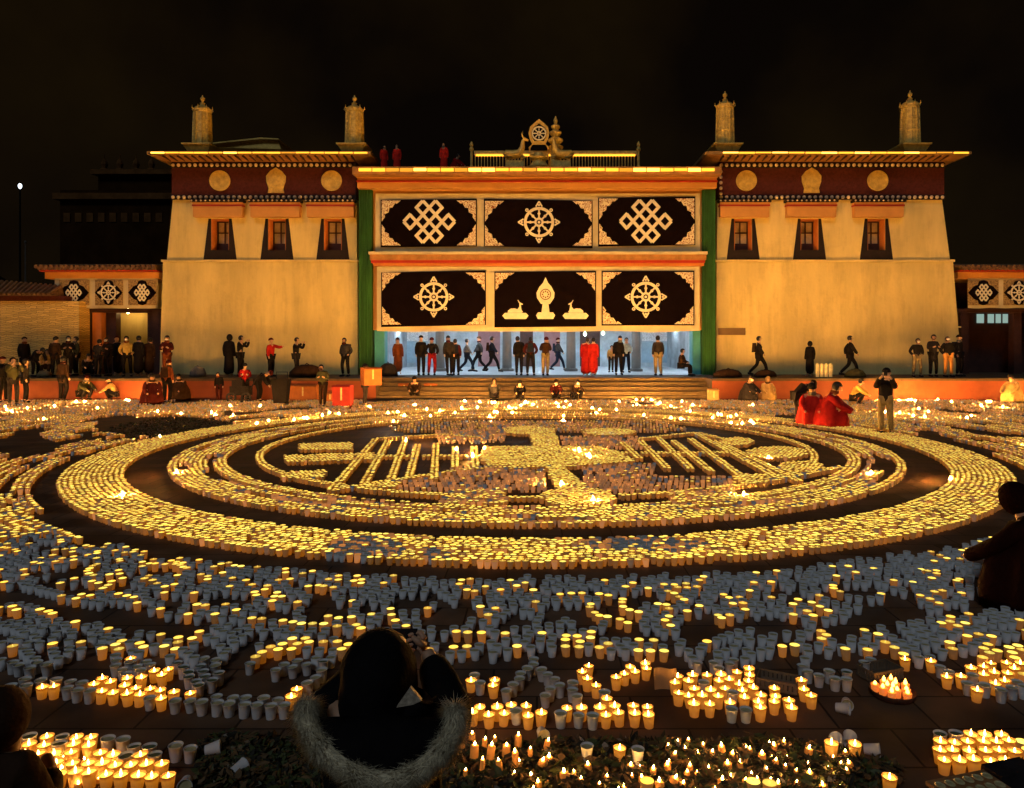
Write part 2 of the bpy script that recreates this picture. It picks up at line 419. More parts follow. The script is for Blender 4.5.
    m = MB(); m.box(fx0, fx1, YT-.02, YT+D, z0, z1); m.build('frieze', M_maroon, root)
    for yy, dark in ((165.5, True), (197.5, True)):
        bd = MB(); zc = GZ(yy, YT)
        bd.box(fx0-.02, fx1+.02, YT-.06, YT-.023, zc-.11, zc+.11); band = bd.build('dark_band', M_black, root)
        sd_ = MB(); x = fx0+.08
        while x < fx1-.04:
            sd_.lathe([(0, .085), (.06, .06), (.085, 0), (.06, -.06), (0, -.085)], (x, YT-.075, zc), 8, 0, False); x += .25
        sd_.build('stud_row', M_white, band, smooth=True)
    if jamb_side > 0:                                # vertical stud row on the inner edge
        sd_ = MB(); z = z0+.25
        while z < z1-.2: sd_.lathe([(0, .08), (.06, .055), (.08, 0), (.06, -.055), (0, -.08)], (fx0+.07, YT-.06, z), 8, 0, False); z += .25
        sd_.build('stud_row', M_white, root, smooth=True)
    for i, mx in enumerate(meds):
        md = MB(); cx_, cz_ = P(mx, 181)
        r = 10.2*px
        if i == 1:                                   # bell shaped medallion
            pts = [(-.78, -1.2), (.78, -1.2), (.70, -.75), (.92, -.1), (.95, .45), (.55, .95), (0, 1.28), (-.55, .95), (-.95, .45), (-.92, -.1), (-.70, -.75)]
            md.ext([(cx_+r*a_, cz_+r*b_) for a_, b_ in pts], YT-.10, YT-.023)
            md.ext([(cx_+r*a_*.6, cz_+r*b_*.6) for a_, b_ in pts], YT-.13, YT-.103)
        else:
            md.disc(cx_, cz_, r, YT-.08, YT-.023, 28)
            md.ring(cx_, cz_, r*.84, r, YT-.12, YT-.083, 28)
            md.disc(cx_, cz_, r*.35, YT-.11, YT-.083, 16)
        md.build('medallion', M_gold, root)
    # eave: flaring soffit, slab, light strip
    ex0, ex1 = GX(eave[0], YT-.9), GX(eave[1], YT-.9)
    zs0, zs1 = z1+.003, GZ(154.5, YT-.9)
    m = MB(); m.frustum((fx0-.05, fx1+.05, YT-.08, YT+D), (ex0+.12, ex1-.12, YT-.85, YT+D+.5), zs0, zs1); m.build('soffit', M_soffit, root)
    rb = MB(); x = fx0
    while x < fx1: rb.tube([(x, YT-.10, zs0+.04), (x, YT-.80, zs1-.03)], .05, 6); x += .32
    rb.build('rafter_row', M_darkwood, root)
    m = MB(); m.box(ex0, ex1, YT-.95, YT+D+.6, zs1+.003, zs1+.13); roof = m.build('roof', M_roof, root)
    m = MB()
    sx0, sx1 = GX(eave_side[0], YT-.9), GX(eave_side[1], YT-.9)
    n = 15
    for k in range(n):
        a_, b_ = sx0+(sx1-sx0)*k/n, sx0+(sx1-sx0)*(k+1)/n
        m.box(a_+R.uniform(.01, .06), b_-.02, YT-1.0, YT-.953, zs1+.035+R.uniform(-.012, .012), zs1+.09, R.choice((0, 0, 1, 2)))
    m.build('light_strip', [M_led, M_led_dim, M_led_hot], root)
    m = MB()
    m.box(ex0+.35, ex1-.35, YT-.55, YT+D+.2, zs1+.133, zs1+.25); m.build('roof_kerb', M_roof, root)
    return root, zs1+.25

tl, ZR = make_tower('ochre corner tower on the left of the gate, with maroon frieze and three dark windows', 33.5,
    ((159.5, 358), (163, 357.5)), ((166, 356.5), (172, 356)), (172, 356), (147, 371), (220.5, 276.5, 332), (219.5, 276.5, 332.5), -1, (151, 368))
tr, _ = make_tower('ochre corner tower on the right of the gate, with maroon frieze and three dark windows', 33.5,
    ((716, 962), (716.5, 953)), ((717, 951), (718, 943)), (719, 944), (705, 971), (746, 811, 877), (743.5, 810, 877), 1, (722, 968))
# plaque on the right tower, raised roof piece on the left one
m = MB(); m.box(GX(718, 33.5), GX(745, 33.5), 33.44, 33.497, GZ(335, 33.5), GZ(328, 33.5)); m.build('plaque', M_plaque, tr)
m = MB(); Yp = 35.5
m.ext([(GX(213, Yp), GZ(147.5, Yp)), (GX(281, Yp), GZ(149, Yp)), (GX(278, Yp), GZ(141, Yp)), (GX(262, Yp), GZ(140, Yp)), (GX(213, Yp), GZ(145, Yp))], Yp, Yp+2.0)
m.ext([(GX(213, Yp), GZ(145, Yp)), (GX(262, Yp), GZ(140, Yp)), (GX(280, Yp), GZ(140.6, Yp)), (GX(280, Yp), GZ(139.6, Yp)), (GX(262, Yp), GZ(138.6, Yp)), (GX(213, Yp), GZ(143.8, Yp))], Yp-.2, Yp+2.0)
m.build('raised_roof', M_gold, tl)

def victory_banner(px, top, bot, label, Y=33.6):
    X = GX(px, Y); zb = ZR+.01
    zt = GZ(top, Y); H = zt-zb
    root = thing('victory_banner', label, 'roof ornament', (X, Y, zb), 'gilt roof cylinders on the tower roofs')
    p = MB(); a = .62
    p.frustum((X-a*.72, X+a*.72, Y-a*.72, Y+a*.72), (X-a, X+a, Y-a, Y+a), zb, zb+.30)
    p.box(X-a-.04, X+a+.04, Y-a-.04, Y+a+.04, zb+.303, zb+.36); p.build('plinth', M_gold, root)
    c = MB(); z0 = zb+.363; h = H*.66
    prof = [(.43, 0), (.44, .03), (.40, .06), (.395, h*.33), (.42, h*.35), (.42, h*.38), (.385, h*.40), (.375, h*.62), (.40, h*.64), (.40, h*.67), (.365, h*.69), (.36, h*.9), (.40, h*.93), (.40, h)]
    c.lathe(prof, (X, Y, z0), 20)
    for k in range(10):                              # hanging pleats in relief
        q = 2*pi*k/10
        c.tube([(X+.41*cos(q), Y+.41*sin(q), z0+.08), (X+.37*cos(q), Y+.37*sin(q), z0+h*.9)], .04, 5)
    c.build('cylinder', M_golddark, root, smooth=False)
    t_ = MB(); zc = z0+h
    t_.lathe([(.40, 0), (.30, .10), (.14, .17), (.09, .25), (.12, .29), (.06, .33), (.055, .40), (.10, .45), (.10, .52), (.04, .58), (.015, .66)], (X, Y, zc+.002), 14)
    for k in range(8):
        q = 2*pi*k/8
        t_.tube([(X+.38*cos(q), Y+.38*sin(q), zc-.05), (X+.46*cos(q), Y+.46*sin(q), zc+.02), (X+.45*cos(q), Y+.45*sin(q), zc+.13)], [.03, .03, .012], 5)
    t_.build('finial', M_gold, root)
victory_banner(202.5, 99, 150, 'gilt roof cylinder on the left tower, outer end')
victory_banner(354.5, 99, 150, 'gilt roof cylinder on the left tower, next to the gate')
victory_banner(725, 93, 150, 'gilt roof cylinder on the right tower, next to the gate')
victory_banner(910, 92, 150, 'gilt roof cylinder on the right tower, outer end')

# ---------------------------------------------------------------- central gate
YG = 33.0
gate = thing('temple_gate', 'wide central gate building between the two towers, its roof edge lit yellow', 'building', (GX(537, YG), YG, TZ))
gx = lambda p, Y=YG: GX(p, Y)
gz = lambda p, Y=YG: GZ(p, Y)
m = MB(); m.box(gx(372), gx(703), YG+.25, YG+1.2, gz(330), gz(186)); m.build('front_wall', M_orange2, gate)
m = MB(); m.box(gx(358.5), gx(715.5), YG-.25, YG+8.5, gz(189), gz(178.2)); m.box(gx(358.2), gx(715.8), YG-.32, YG-.253, gz(183.6), gz(181.8), 1)
m.build('fascia', [M_orange2, M_redline], gate)
m = MB(); m.box(gx(356.5), gx(717.5), YG-.75, YG+8.8, gz(178), gz(170.5)); groof = m.build('roof', M_soffit, gate)
m = MB()
for k in range(26):
    a_, b_ = gx(362.5)+(gx(711)-gx(362.5))*k/26, gx(362.5)+(gx(711)-gx(362.5))*(k+1)/26
    m.box(a_+.02, b_-.03, YG-.80, YG-.753, gz(175.2)+R.uniform(-.015, .015), gz(172.2), R.choice((0, 0, 1, 2)))
m.build('light_strip', [M_led, M_led_dim, M_led_hot], gate)
m = MB(); m.box(gx(360), gx(714), YG-.4, YG+8.4, gz(170.4), gz(168.6)); m.build('roof_kerb', M_roof, gate)
for a_, b_ in ((358.8, 371.5), (702.8, 715.4)):       # green draped posts
    c = MB(); n = 7
    for k in range(n):
        u0, u1 = gx(a_)+(gx(b_)-gx(a_))*k/n, gx(a_)+(gx(b_)-gx(a_))*(k+1)/n
        c.lathe([((u1-u0)*.56, 0), ((u1-u0)*.56, gz(190)-TZ-.012)], ((u0+u1)/2, YG+.02+.03*(k % 2), TZ+.01), 8)
    c.box(gx(a_), gx(b_), YG+.06, YG+.9, TZ+.01, gz(189.5))
    c.build('green_post', M_green, gate)
m = MB()
m.box(gx(370), gx(706), YG-.32, YG+.247, gz(255), gz(252.3), 0); m.box(gx(371), gx(705), YG-.26, YG+.247, gz(260.5), gz(255.2), 1)
m.box(gx(372), gx(704), YG-.20, YG+.247, gz(263.2), gz(260.7), 2); m.box(gx(373.5), gx(703.5), YG-.13, YG+.247, gz(266), gz(263.4), 3)
m.build('ledge', [M_cream, M_soffit, M_redline, M_orange], gate)
# passage behind the opening
YB = 44.0
for a_ in (gx(358), gx(716)-.3): m = MB(); m.box(a_, a_+.3, YG+1.2, YB, TZ, 6); m.build('side_wall', M_bluewall, gate)
for a_, b_ in ((373, 383), (694, 702)): m = MB(); m.box(gx(a_), gx(b_), YG+.3, YG+1.0, TZ+.004, gz(330)); m.build('door_jamb', M_teal, gate)
m = MB(); m.box(gx(358)+.3, gx(716)-.3, YG+1.2, YG+1.4, gz(327.5), gz(189)); m.box(gx(358)+.3, gx(716)-.3, YG+1.4, YB, gz(322), gz(318)); m.build('ceiling', M_darkwood, gate)
m = MB(); m.box(gx(358)+.3, gx(716)-.3, YG+.06, YB, TZ-.001, TZ+.006); m.build('floor', M_bluefloor, gate)
m = MB(); m.box(gx(358)+.3, gx(716)-.3, YB-.2, YB, TZ, 5.2); back = m.build('back_wall', M_bluewall, gate)
for x in (440, 507, 571, 636):
    c = MB(); Yc = 37.0; X = GX(x, Yc)
    c.lathe([(.34, 0), (.34, .12), (.24, .16), (.22, 2.2), (.22, 2.5)], (X, Yc, TZ+.008), 14); c.box(X-.5, X+.5, Yc-.2, Yc+.2, TZ+2.508, TZ+2.66)
    c.build('inner_column', mat('grey_column', (0.10, 0.09, 0.08), .6, .2, 2), gate)
for x0, x1, mm in ((386, 428, M_lace), (452, 470, M_bluewall), (478, 500, M_pink), (520, 533, M_darkwood), (544, 560, M_pink), (580, 600, M_darkwood), (642, 696, M_lace)):
    d_ = MB(); Yd = YB-.25
    if mm is M_lace:
        d_.box(GX(x0, Yd), GX(x1, Yd), Yd-.02, Yd, GZ(341, Yd), GZ(325, Yd)); d_.build('lace_valance', mm, back)
        d_ = MB(); d_.box(GX(x0, Yd), GX(x1, Yd), Yd-.01, Yd+.02, TZ+.25, GZ(341.4, Yd)); d_.build('panel', mat('pale_blue_panel', (.30, .42, .50), .6, .2, 2), back)
    else:
        d_.box(GX(x0, Yd), GX(x1, Yd), Yd-.02, Yd+.03, TZ+.03, GZ(326, Yd)); d_.build('door', mm, back)
for x in (400, 470, 540, 610, 680):                   # tube lights under the passage ceiling
    for Yt in (36.0, 41.0):
        l = MB(); X = GX(x, Yt); l.box(X-.6, X+.6, Yt-.05, Yt+.05, gz(322)-.10, gz(322)-.04); l.build('tube_light', M_tube, gate)
for a_, b_ in ((585, 334.2), (603, 333.4)): l = MB(); Yt = 43.0; l.lathe([(.02, -.12), (.09, -.06), (.11, .02), (.05, .1), (.02, .3)], (GX(a_, Yt), Yt, GZ(b_, Yt)), 8); l.build('hanging_bulb', MATS.get('green_white_lamp') or emitter('green_white_lamp', (.75, 1.0, .75), 4.0), gate)

# hanging cloths ------------------------------------------------------------
def knot(mb, cx, cz, hw, hh, y0, y1, wd):
    u, v = hw/4, hh/3
    T = lambda p: (cx+p[0]*u, cz+p[1]*v)
    o_ = .12
    for a_, b_ in (((-4, 0), (-3+o_, 1+o_)), ((-2-o_, 2-o_), (-1, 3)), ((-3, -1), (1, 3)), ((-2-o_, -2-o_), (2+o_, 2+o_)), ((-1, -3), (3, 1)), ((1, -3), (2+o_, -2+o_)), ((3-o_, -1-o_), (4, 0))):
        mb.strip(T(a_), T(b_), wd, y0, y1)
        mb.strip(T((-a_[0], a_[1])), T((-b_[0], b_[1])), wd, y0-.004, y1-.001)
def wheel(mb, cx, cz, r, y0, y1, petals=True):
    mb.ring(cx, cz, r*.80, r*.98, y0, y1, 32); mb.ring(cx, cz, r*.16, r*.30, y0, y1, 20); mb.disc(cx, cz, r*.09, y0, y1, 10)
    for k in range(8):
        a = k*pi/4; ca, sa = cos(a), sin(a)
        mb.strip((cx+ca*r*.28, cz+sa*r*.28), (cx+ca*r*.82, cz+sa*r*.82), r*.10, y0-.003, y1-.001)
        mb.disc(cx+ca*r*.55, cz+sa*r*.55, r*.095, y0-.005, y1-.002, 8)
        if petals:
            if k % 2 == 0:
                t0 = (cx+ca*r*1.34, cz+sa*r*1.34); nx, nz_ = -sa, ca
                w0 = r*.2
                b0 = (cx+ca*r*1.0+nx*w0, cz+sa*r*1.0+nz_*w0); b1_ = (cx+ca*r*1.0-nx*w0, cz+sa*r*1.0-nz_*w0)
                mb.strip(b0, t0, r*.09, y0, y1); mb.strip(b1_, t0, r*.09, y0-.002, y1-.001); mb.disc(cx+ca*r*1.1, cz+sa*r*1.1, r*.07, y0, y1, 8)
            else: mb.ring(cx+ca*r*1.1, cz+sa*r*1.1, r*.045, r*.11, y0, y1, 10)
def corner(mb, x, z, sx, sz, w, h, y0, y1):
    pts = [(0, 0), (1, 0), (.78, .16), (.70, .12), (.56, .34), (.40, .36), (.36, .56), (.14, .66), (.17, .78), (0, 1)]
    mb.ext([(x+sx*a*w, z+sz*b*h) for a, b in pts], y0, y1)
def deer(mb, cx, cz, s, f, y0, y1):
    pts = [(-1.0, .0), (-.95, .25), (-.6, .52), (-.1, .55), (.25, .45), (.5, .75), (.52, 1.15), (.42, 1.3), (.62, 1.3), (.95, 1.12), (.90, 1.02), (.70, 1.02), (.72, .7), (.78, .35), (.95, .1), (.8, 0)]
    mb.ext([(cx+f*a*s, cz+b*s) for a, b in pts], y0, y1)
    mb.strip((cx+f*.5*s, cz+1.28*s), (cx+f*.32*s, cz+1.62*s), s*.09, y0, y1)
def lotus(mb, cx, cz, hw, h, y0, y1):
    mb.ext([(cx-hw, cz+h*.55), (cx-hw*.8, cz), (cx+hw*.8, cz), (cx+hw, cz+h*.55), (cx+hw*.8, cz+h), (cx-hw*.8, cz+h)], y0, y1)
def cloth_sheet(x0, x1, z0, z1, y, sag=.04, n=40, yth=.03):
    m = MB(); v = []; fs = []
    rows = 6
    for j in range(rows+1):
        for i in range(n+1):
            u, q = i/n, j/rows
            x = x0+(x1-x0)*u; z = z0+(z1-z0)*q
            if j == 0: z -= sag*sin(u*pi*3)**2+.02*sin(u*23)
            v.append((x, y+.012*sin(u*55)*(1-q)+.008*sin(u*130), z))
    for j in range(rows):
        for i in range(n): a = j*(n+1)+i; fs.append((a, a+1, a+n+2, a+n+1))
    m.add(v, fs); return m
def big_banner(label, Y, box, fields, emblems, cw, ch):
    x0, x1, y0, y1 = box
    root = thing('hanging_banner', label, 'banner', (GX((x0+x1)/2, Y), Y, GZ(y1, Y)))
    c = cloth_sheet(GX(x0, Y), GX(x1, Y), GZ(y1, Y), GZ(y0, Y), Y)
    o = c.build('cloth', M_cream, root)
    sol = o.modifiers.new('thick', 'SOLIDIFY'); sol.thickness = .02; sol.offset = 1
    for (a, b, c0, d), em in zip(fields, emblems):
        f_ = MB()
        X0, X1, Z0, Z1 = GX(a, Y), GX(b, Y), GZ(d, Y), GZ(c0, Y)
        tl_ = R.uniform(-.05, .05)
        f_.ext([(X0, Z0+tl_), (X1, Z0-tl_), (X1, Z1-tl_), (X0, Z1+tl_)], Y-.075, Y-.03); fo = f_.build('black_field', M_blackcloth, root)
        for sx, xx in ((1, X0+.05), (-1, X1-.05)):
            for sz, zz in ((1, Z0+.06), (-1, Z1-.06)):
                if sz == 1 and em[0] == 'deer': continue
                k = MB(); corner(k, xx, zz, sx, sz, cw*Y/F, ch*Y/F, Y-.10, Y-.078); k.build('corner_scroll', M_scroll, fo)
        e = MB(); ya, yb = Y-.105, Y-.078
        cx, cz = GX(em[1], Y), GZ(em[2], Y)
        if em[0] == 'knot': knot(e, cx, cz, 25.5*Y/F, 21*Y/F, ya, yb, .14); e.build('endless_knot', M_emblem, fo)
        elif em[0] == 'wheel': wheel(e, cx, cz, em[3]*Y/F, ya, yb); e.build('wheel_emblem', M_emblem, fo)
        else:
            s = Y/F
            cz0 = GZ(318, Y)
            for dx, f in ((-30, 1), (30, -1)):
                q = MB(); lotus(q, cx+dx*s, cz0-1*s, 13*s, 6*s, ya, yb); deer(q, cx+dx*s, cz0+5.2*s, 7.8*s, f, ya-.003, yb-.001); q.build('deer_emblem', M_emblem, fo)
            lotus(e, cx, cz0-1*s, 9.5*s, 6.5*s, ya, yb)
            e.ext([(cx-4*s, cz0+5.5*s), (cx+4*s, cz0+5.5*s), (cx+2.6*s, cz0+16*s), (cx-2.6*s, cz0+16*s)], ya, yb)
            jw = [(-4.5, 14), (4.5, 14), (8.5, 20), (9, 25), (6, 31), (2.5, 35), (0, 40.5), (-2.5, 35), (-6, 31), (-9, 25), (-8.5, 20)]
            e.ext([(cx+a_*s, cz0+b_*s) for a_, b_ in jw], ya-.002, yb-.001)
            e.build('jewel_emblem', M_emblem, fo)
            d2 = MB(); d2.ring(cx, cz0+23.5*s, 4.6*s, 5.6*s, ya-.02, ya-.004, 20)
            for k in range(8): a = k*pi/4; d2.disc(cx+3*s*cos(a), cz0+23.5*s+3*s*sin(a), .9*s, ya-.02, ya-.004, 8)
            d2.build('jewel_relief', M_plaque, fo)
    return root
big_banner('upper cloth of black panels, two endless knots beside one wheel, under the gate roof', YG+.12, (375.5, 700, 193.5, 252),
    ((381, 477, 199.5, 247), (484, 592.5, 200, 247.5), (598, 695, 197.5, 246)), (('knot', 429.5, 222), ('wheel', 539, 222.5, 15.5), ('knot', 645.5, 221.5)), 19, 21)
big_banner('lower cloth of black panels, two wheels beside paired deer, above the gate opening', YG-.02, (377, 699.5, 266.5, 331),
    ((381.5, 486, 271.5, 326), (494.5, 596, 271.5, 327), (601.5, 694, 271, 325.5)), (('wheel', 434, 297, 15.0), ('deer', 545.5, 297), ('wheel', 645.5, 297, 15.5)), 19, 18)

# things on the gate roof ----------------------------------------------------
ZG = gz(168.6)+.005
rail = thing('roof_railing', 'low gilt railing with a yellow light strip on the gate roof', 'railing', (gx(555), YG+.9, ZG))
Yr = YG+.9
m = MB(); m.box(GX(474, Yr), GX(637, Yr), Yr-.05, Yr+.05, GZ(155, Yr), GZ(151, Yr)); m.box(GX(474, Yr), GX(637, Yr), Yr-.04, Yr+.04, ZG, ZG+.08)
x = GX(475, Yr)
while x < GX(636, Yr): m.box(x, x+.03, Yr-.02, Yr+.02, ZG+.082, GZ(155.1, Yr)); x += .14
m.build('rail', M_golddark, rail)
m = MB(); m.box(GX(476, Yr), GX(635, Yr), Yr-.09, Yr-.053, GZ(156.5, Yr), GZ(154.6, Yr)); m.build('light_strip', M_led2, rail)
for p in (471.5, 638.5):
    q = MB(); q.lathe([(.13, 0), (.10, .25), (.06, .35), (.055, 1.0), (.10, 1.05), (.10, 1.12), (.05, 1.2), (.09, 1.28), (.06, 1.38), (.01, 1.46)], (GX(p, Yr), Yr, ZG), 10)
    q.build('post', M_golddark, rail)
Yw = YG+.1; s = Yw/F
dw = thing('dharma_wheel', 'gilt eight spoked wheel on a lotus stand at the middle of the gate roof', 'roof ornament', (GX(539, Yw), Yw, ZG))
X = GX(539, Yw); zc = GZ(134, Yw)
m = MB(); pts = [(-9, -5), (-6.5, -10), (6.5, -10), (9, -5), (10.5, 1), (9, 7), (5, 11), (0, 15), (-5, 11), (-9, 7), (-10.5, 1)]
n_ = len(pts)
inn = [(X+a*s*.74, zc+(b*.72+.2)*s) for a, b in pts]; out_ = [(X+a*s, zc+b*s) for a, b in pts]
for k in range(n_):
    q = (k+1) % n_; m.ext([out_[k], out_[q], inn[q], inn[k]], Yw, Yw+.12)
m.build('halo', M_gold, dw)
m = MB(); wheel(m, X, zc+.4*s, 7.4*s, Yw-.06, Yw-.004, False); m.build('wheel', M_emblem, dw)
m = MB(); m.lathe([(.52, 0), (.56, .08), (.40, .16), (.28, .36), (.40, .46), (.42, .52), (.26, .6), (.22, .74)], (X, Yw+.06, ZG), 16); m.build('stand', M_golddark, dw)
m = MB()
for f in (1, -1): m.tube([(X+f*.05, Yw, ZG+.7), (X+f*.4, Yw, ZG+.62), (X+f*.42, Yw, ZG+.95), (X+f*.3, Yw, ZG+1.1)], [.07, .06, .05, .02], 6)
m.build('scroll', M_gold, dw)
def deer_statue(px, f, label):
    X = GX(px, Yw); root = thing('deer_statue', label, 'statue', (X, Yw, ZG), 'gilt deer flanking the roof wheel')
    b = MB(); b.box(X-.38, X+.38, Yw-.2, Yw+.25, ZG, ZG+.34); b.build('pedestal', M_golddark, root)
    d_ = MB(); z = ZG+.345
    d_.tube([(X-f*.55, Yw, z+.35), (X-f*.42, Yw, z+.34), (X-f*.1, Yw, z+.30), (X+f*.22, Yw, z+.36), (X+f*.33, Yw, z+.62), (X+f*.36, Yw, z+.92), (X+f*.42, Yw, z+1.0), (X+f*.6, Yw, z+.93)], [.04, .17, .2, .19, .12, .08, .09, .04], 10)
    d_.tube([(X-f*.4, Yw-.06, z+.25), (X-f*.12, Yw-.1, z+.12), (X-f*.35, Yw-.1, z+.04)], [.11, .07, .05], 7)
    d_.tube([(X+f*.25, Yw-.06, z+.25), (X+f*.46, Yw-.1, z+.16), (X+f*.25, Yw-.1, z+.04)], [.09, .06, .045], 7)
    d_.build('body', M_gold, root, smooth=True)
    e = MB()
    for k in (-.06, .06): e.tube([(X+f*.38, Yw+k, z+1.05), (X+f*.30, Yw+k*2, z+1.18), (X+f*.36, Yw+k*2.4, z+1.32)], [.03, .022, .008], 5)
    e.build('horns', M_gold, root)
deer_statue(515, 1, 'gilt kneeling deer left of the roof wheel')
deer_statue(562, -1, 'gilt kneeling deer right of the roof wheel, below the spire')
sp = MB(); X = GX(555.5, YG+.6); Y_ = YG+.6
sp.lathe([(.42, 0), (.45, .2), (.32, .3), (.22, .7), (.30, 1.0), (.36, 1.12), (.18, 1.22), (.34, 1.38), (.34, 1.46), (.15, 1.56), (.27, 1.72), (.27, 1.79), (.12, 1.88), (.20, 2.0), (.20, 2.07), (.07, 2.15), (.10, 2.3), (.07, 2.4), (.015, 2.52)], (X, Y_, ZG), 16)
tag(sp.build('roof_spire', M_golddark), 'tall ringed gilt spire right behind the roof wheel', 'roof ornament')
for x, l in ((607, 'small pale wall lamp lying on the right of the gate roof'),):
    pass

# ---------------------------------------------------------------- side galleries
def gallery(label, Y, xa, xb, panels, cols, blabel, right):
    root = thing('side_gallery', label, 'building', (GX((xa+xb)/2, Y), Y, TZ))
    px = Y/F
    m = MB(); m.box(GX(xa, Y), GX(xb, Y), Y-.15, Y+5, GZ(279, Y), GZ(272.5, Y)); m.build('fascia', M_orange2, root)
    m = MB(); m.box(GX(xa, Y)-.04, GX(xb, Y)+.01, Y-.5, Y+5.2, GZ(272.3, Y), GZ(270.8, Y)); m.build('red_edge', M_redline, root)
    m = MB(); x = GX(xa, Y)-.06
    m.ext([(GX(xa, Y)-.02, GZ(270.6, Y)), (GX(xb, Y), GZ(270.6, Y)), (GX(xb, Y), GZ(266, Y)), (GX(xa, Y)-.02, GZ(266, Y))], Y-.55, Y+5.3)
    while x < GX(xb, Y)-.1:
        m.tube([(x, Y-.68, GZ(268, Y)), (x, Y+2, GZ(266, Y)+.22)], .085, 7); m.disc(x+.115, GZ(270, Y), .075, Y-.64, Y-.56, 8); x += .23
    m.build('tiled_roof', M_rooftile, root)
    for c in cols:
        q = MB(); q.box(GX(c[0], Y), GX(c[1], Y), Y+.1+c[3], Y+.5+c[3], TZ+.004, GZ(309, Y)); q.build('column', c[2], root)
    m = MB(); m.box(GX(xa+3, Y), GX(xb, Y), Y+.08, Y+.55, GZ(312.5, Y), GZ(308.5, Y)); m.build('beam', M_darkwood, root)
    m = MB(); m.box(GX(xa+12, Y), GX(xb, Y), Y+1.9, Y+2.1, TZ+.002, GZ(279.5, Y)); m.build('rear_wall', M_wall if not right else M_darkwood, root)
    m = MB(); m.box(GX(xa+8, Y), GX(xb, Y), Y+.57, Y+1.85, GZ(309, Y), GZ(308, Y)); m.build('ceiling', M_darkwood, root)
    if not right:
        q = MB(); q.lathe([(.02, .12), (.08, .06), (.10, -.02), (.05, -.1), (.01, -.13)], (GX(128, Y+1.2), Y+1.2, GZ(311, Y+1.2)), 10); q.build('ceiling_lamp', emitter('warm_bulb', (1, .62, .2), 70.0), root)
    bn = thing('hanging_banner', blabel, 'banner', (GX((xa+xb)/2, Y), Y, GZ(309, Y)))
    c = cloth_sheet(GX(xa+10, Y), GX(xb-1, Y), GZ(308, Y), GZ(278.6, Y), Y-.16, .02, 20); o = c.build('cloth', M_cream, bn)
    so_ = o.modifiers.new('thick', 'SOLIDIFY'); so_.thickness = .02; so_.offset = 1
    for x0, x1, kind in panels:
        Yp = Y-.2
        X0, X1, Z0, Z1 = GX(x0, Y), GX(x1, Y), GZ(305.5, Y), GZ(280.5, Y)
        f_ = MB(); f_.box(X0, X1, Yp-.03, Yp-.003, Z0, Z1); fo = f_.build('scroll_field', M_scroll2, bn)
        cx, cz = (X0+X1)/2, (Z0+Z1)/2; hw, hh = (X1-X0)*.5, (Z1-Z0)*.5
        d_ = MB(); pts = [(0, 1), (.28, .9), (.36, .62), (.62, .5), (.8, .26), (1, 0)]
        full = pts+[(a, -b) for a, b in pts[-2::-1]]+[(-a, -b) for a, b in pts[1:]]+[(-a, b) for a, b in pts[-2:0:-1]]
        d_.ext([(cx+a*hw, cz+b*hh) for a, b in full], Yp-.055, Yp-.033); d_.build('black_lozenge', M_blackcloth, fo)
        e = MB()
        if kind == 'knot': knot(e, cx, cz, hw*.52, hh*.66, Yp-.08, Yp-.06, .06); e.build('endless_knot', M_emblem, fo)
        else: wheel(e, cx, cz, hw*.58, Yp-.08, Yp-.06); e.build('wheel_emblem', M_emblem, fo)
M_scroll2 = mat('brown_scroll_cloth', (0.34, 0.22, 0.08), .9, .75, 16)
gallery('tiled side gallery with red column left of the left tower', 33.9, 47, 160.5, ((62.5, 92, 'knot'), (98, 125.5, 'wheel'), (131, 159, 'knot')),
    ((91, 100, M_orange, 0), (79, 89, M_darkwood, 0), (101, 111, M_darkwood, .3), (144, 150, M_darkwood, .2), (151, 160, M_darkwood, 0)), 'hanging of three square panels on the left side gallery', False)
gallery('tiled side gallery with dark doorway right of the right tower', 33.9, 956, 1075, ((965, 995.5, 'knot'), (1000.5, 1030, 'wheel'), (1035, 1065, 'knot')),
    ((962, 968, M_darkwood, 0), (968, 974, M_darkwood, .3), (1018, 1026, M_darkwood, .2), (1066, 1074, M_darkwood, 0)), 'hanging of square panels on the right side gallery', True)
m = MB(); Yq = 35.7
for a, b in ((977, 984), (988, 994), (996, 1001), (1003, 1008), (1011, 1014)):
    m.box(GX(a, Yq), GX(b, Yq), Yq, Yq+.03, GZ(323, Yq), GZ(314, Yq))
lw = m.build('lit_clerestory', emitter('cold_lit_glass', (.50, .72, .62), .55)); tag(lw, 'cold lit strip of glass panes inside the right gallery doorway', 'window')
# rubble wall at the far left
m = MB(); Yl = 33.2
zt = GZ(301, Yl)
m.box(GX(-60, Yl), GX(79, Yl), Yl, Yl+.8, TZ+.003, zt)
sw = thing('courtyard_wall', 'coursed stone wall with tiled coping at the far left', 'wall', (GX(10, Yl), Yl, TZ)); m.build('wall', M_rubble, sw)
m = MB(); m.box(GX(-60, Yl), GX(66, Yl), Yl-.06, Yl+.9, zt+.003, GZ(296, Yl)); m.build('dark_band', M_maroon, sw)
m = MB()
z0, z1 = GZ(295.8, Yl), GZ(283, Yl)
m.add([(GX(-60, Yl), Yl-.35, z0), (GX(58, Yl), Yl-.35, z0), (GX(56, Yl), Yl+.4, z1-.15), (GX(-60, Yl), Yl+.4, z1+.3), (GX(-60, Yl), Yl+1.1, z0), (GX(58, Yl), Yl+1.1, z0)], [(0, 1, 2, 3), (3, 2, 5, 4), (0, 4, 5, 1), (1, 5, 2), (0, 3, 4)])
x = GX(-58, Yl); q0 = 0
while x < GX(57, Yl):
    q = (x-GX(-60, Yl))/(GX(58, Yl)-GX(-60, Yl)); zz = z1+.3-.45*q
    m.tube([(x, Yl-.42, z0+.03), (x, Yl+.4, zz+.03)], .08, 6); x += .22
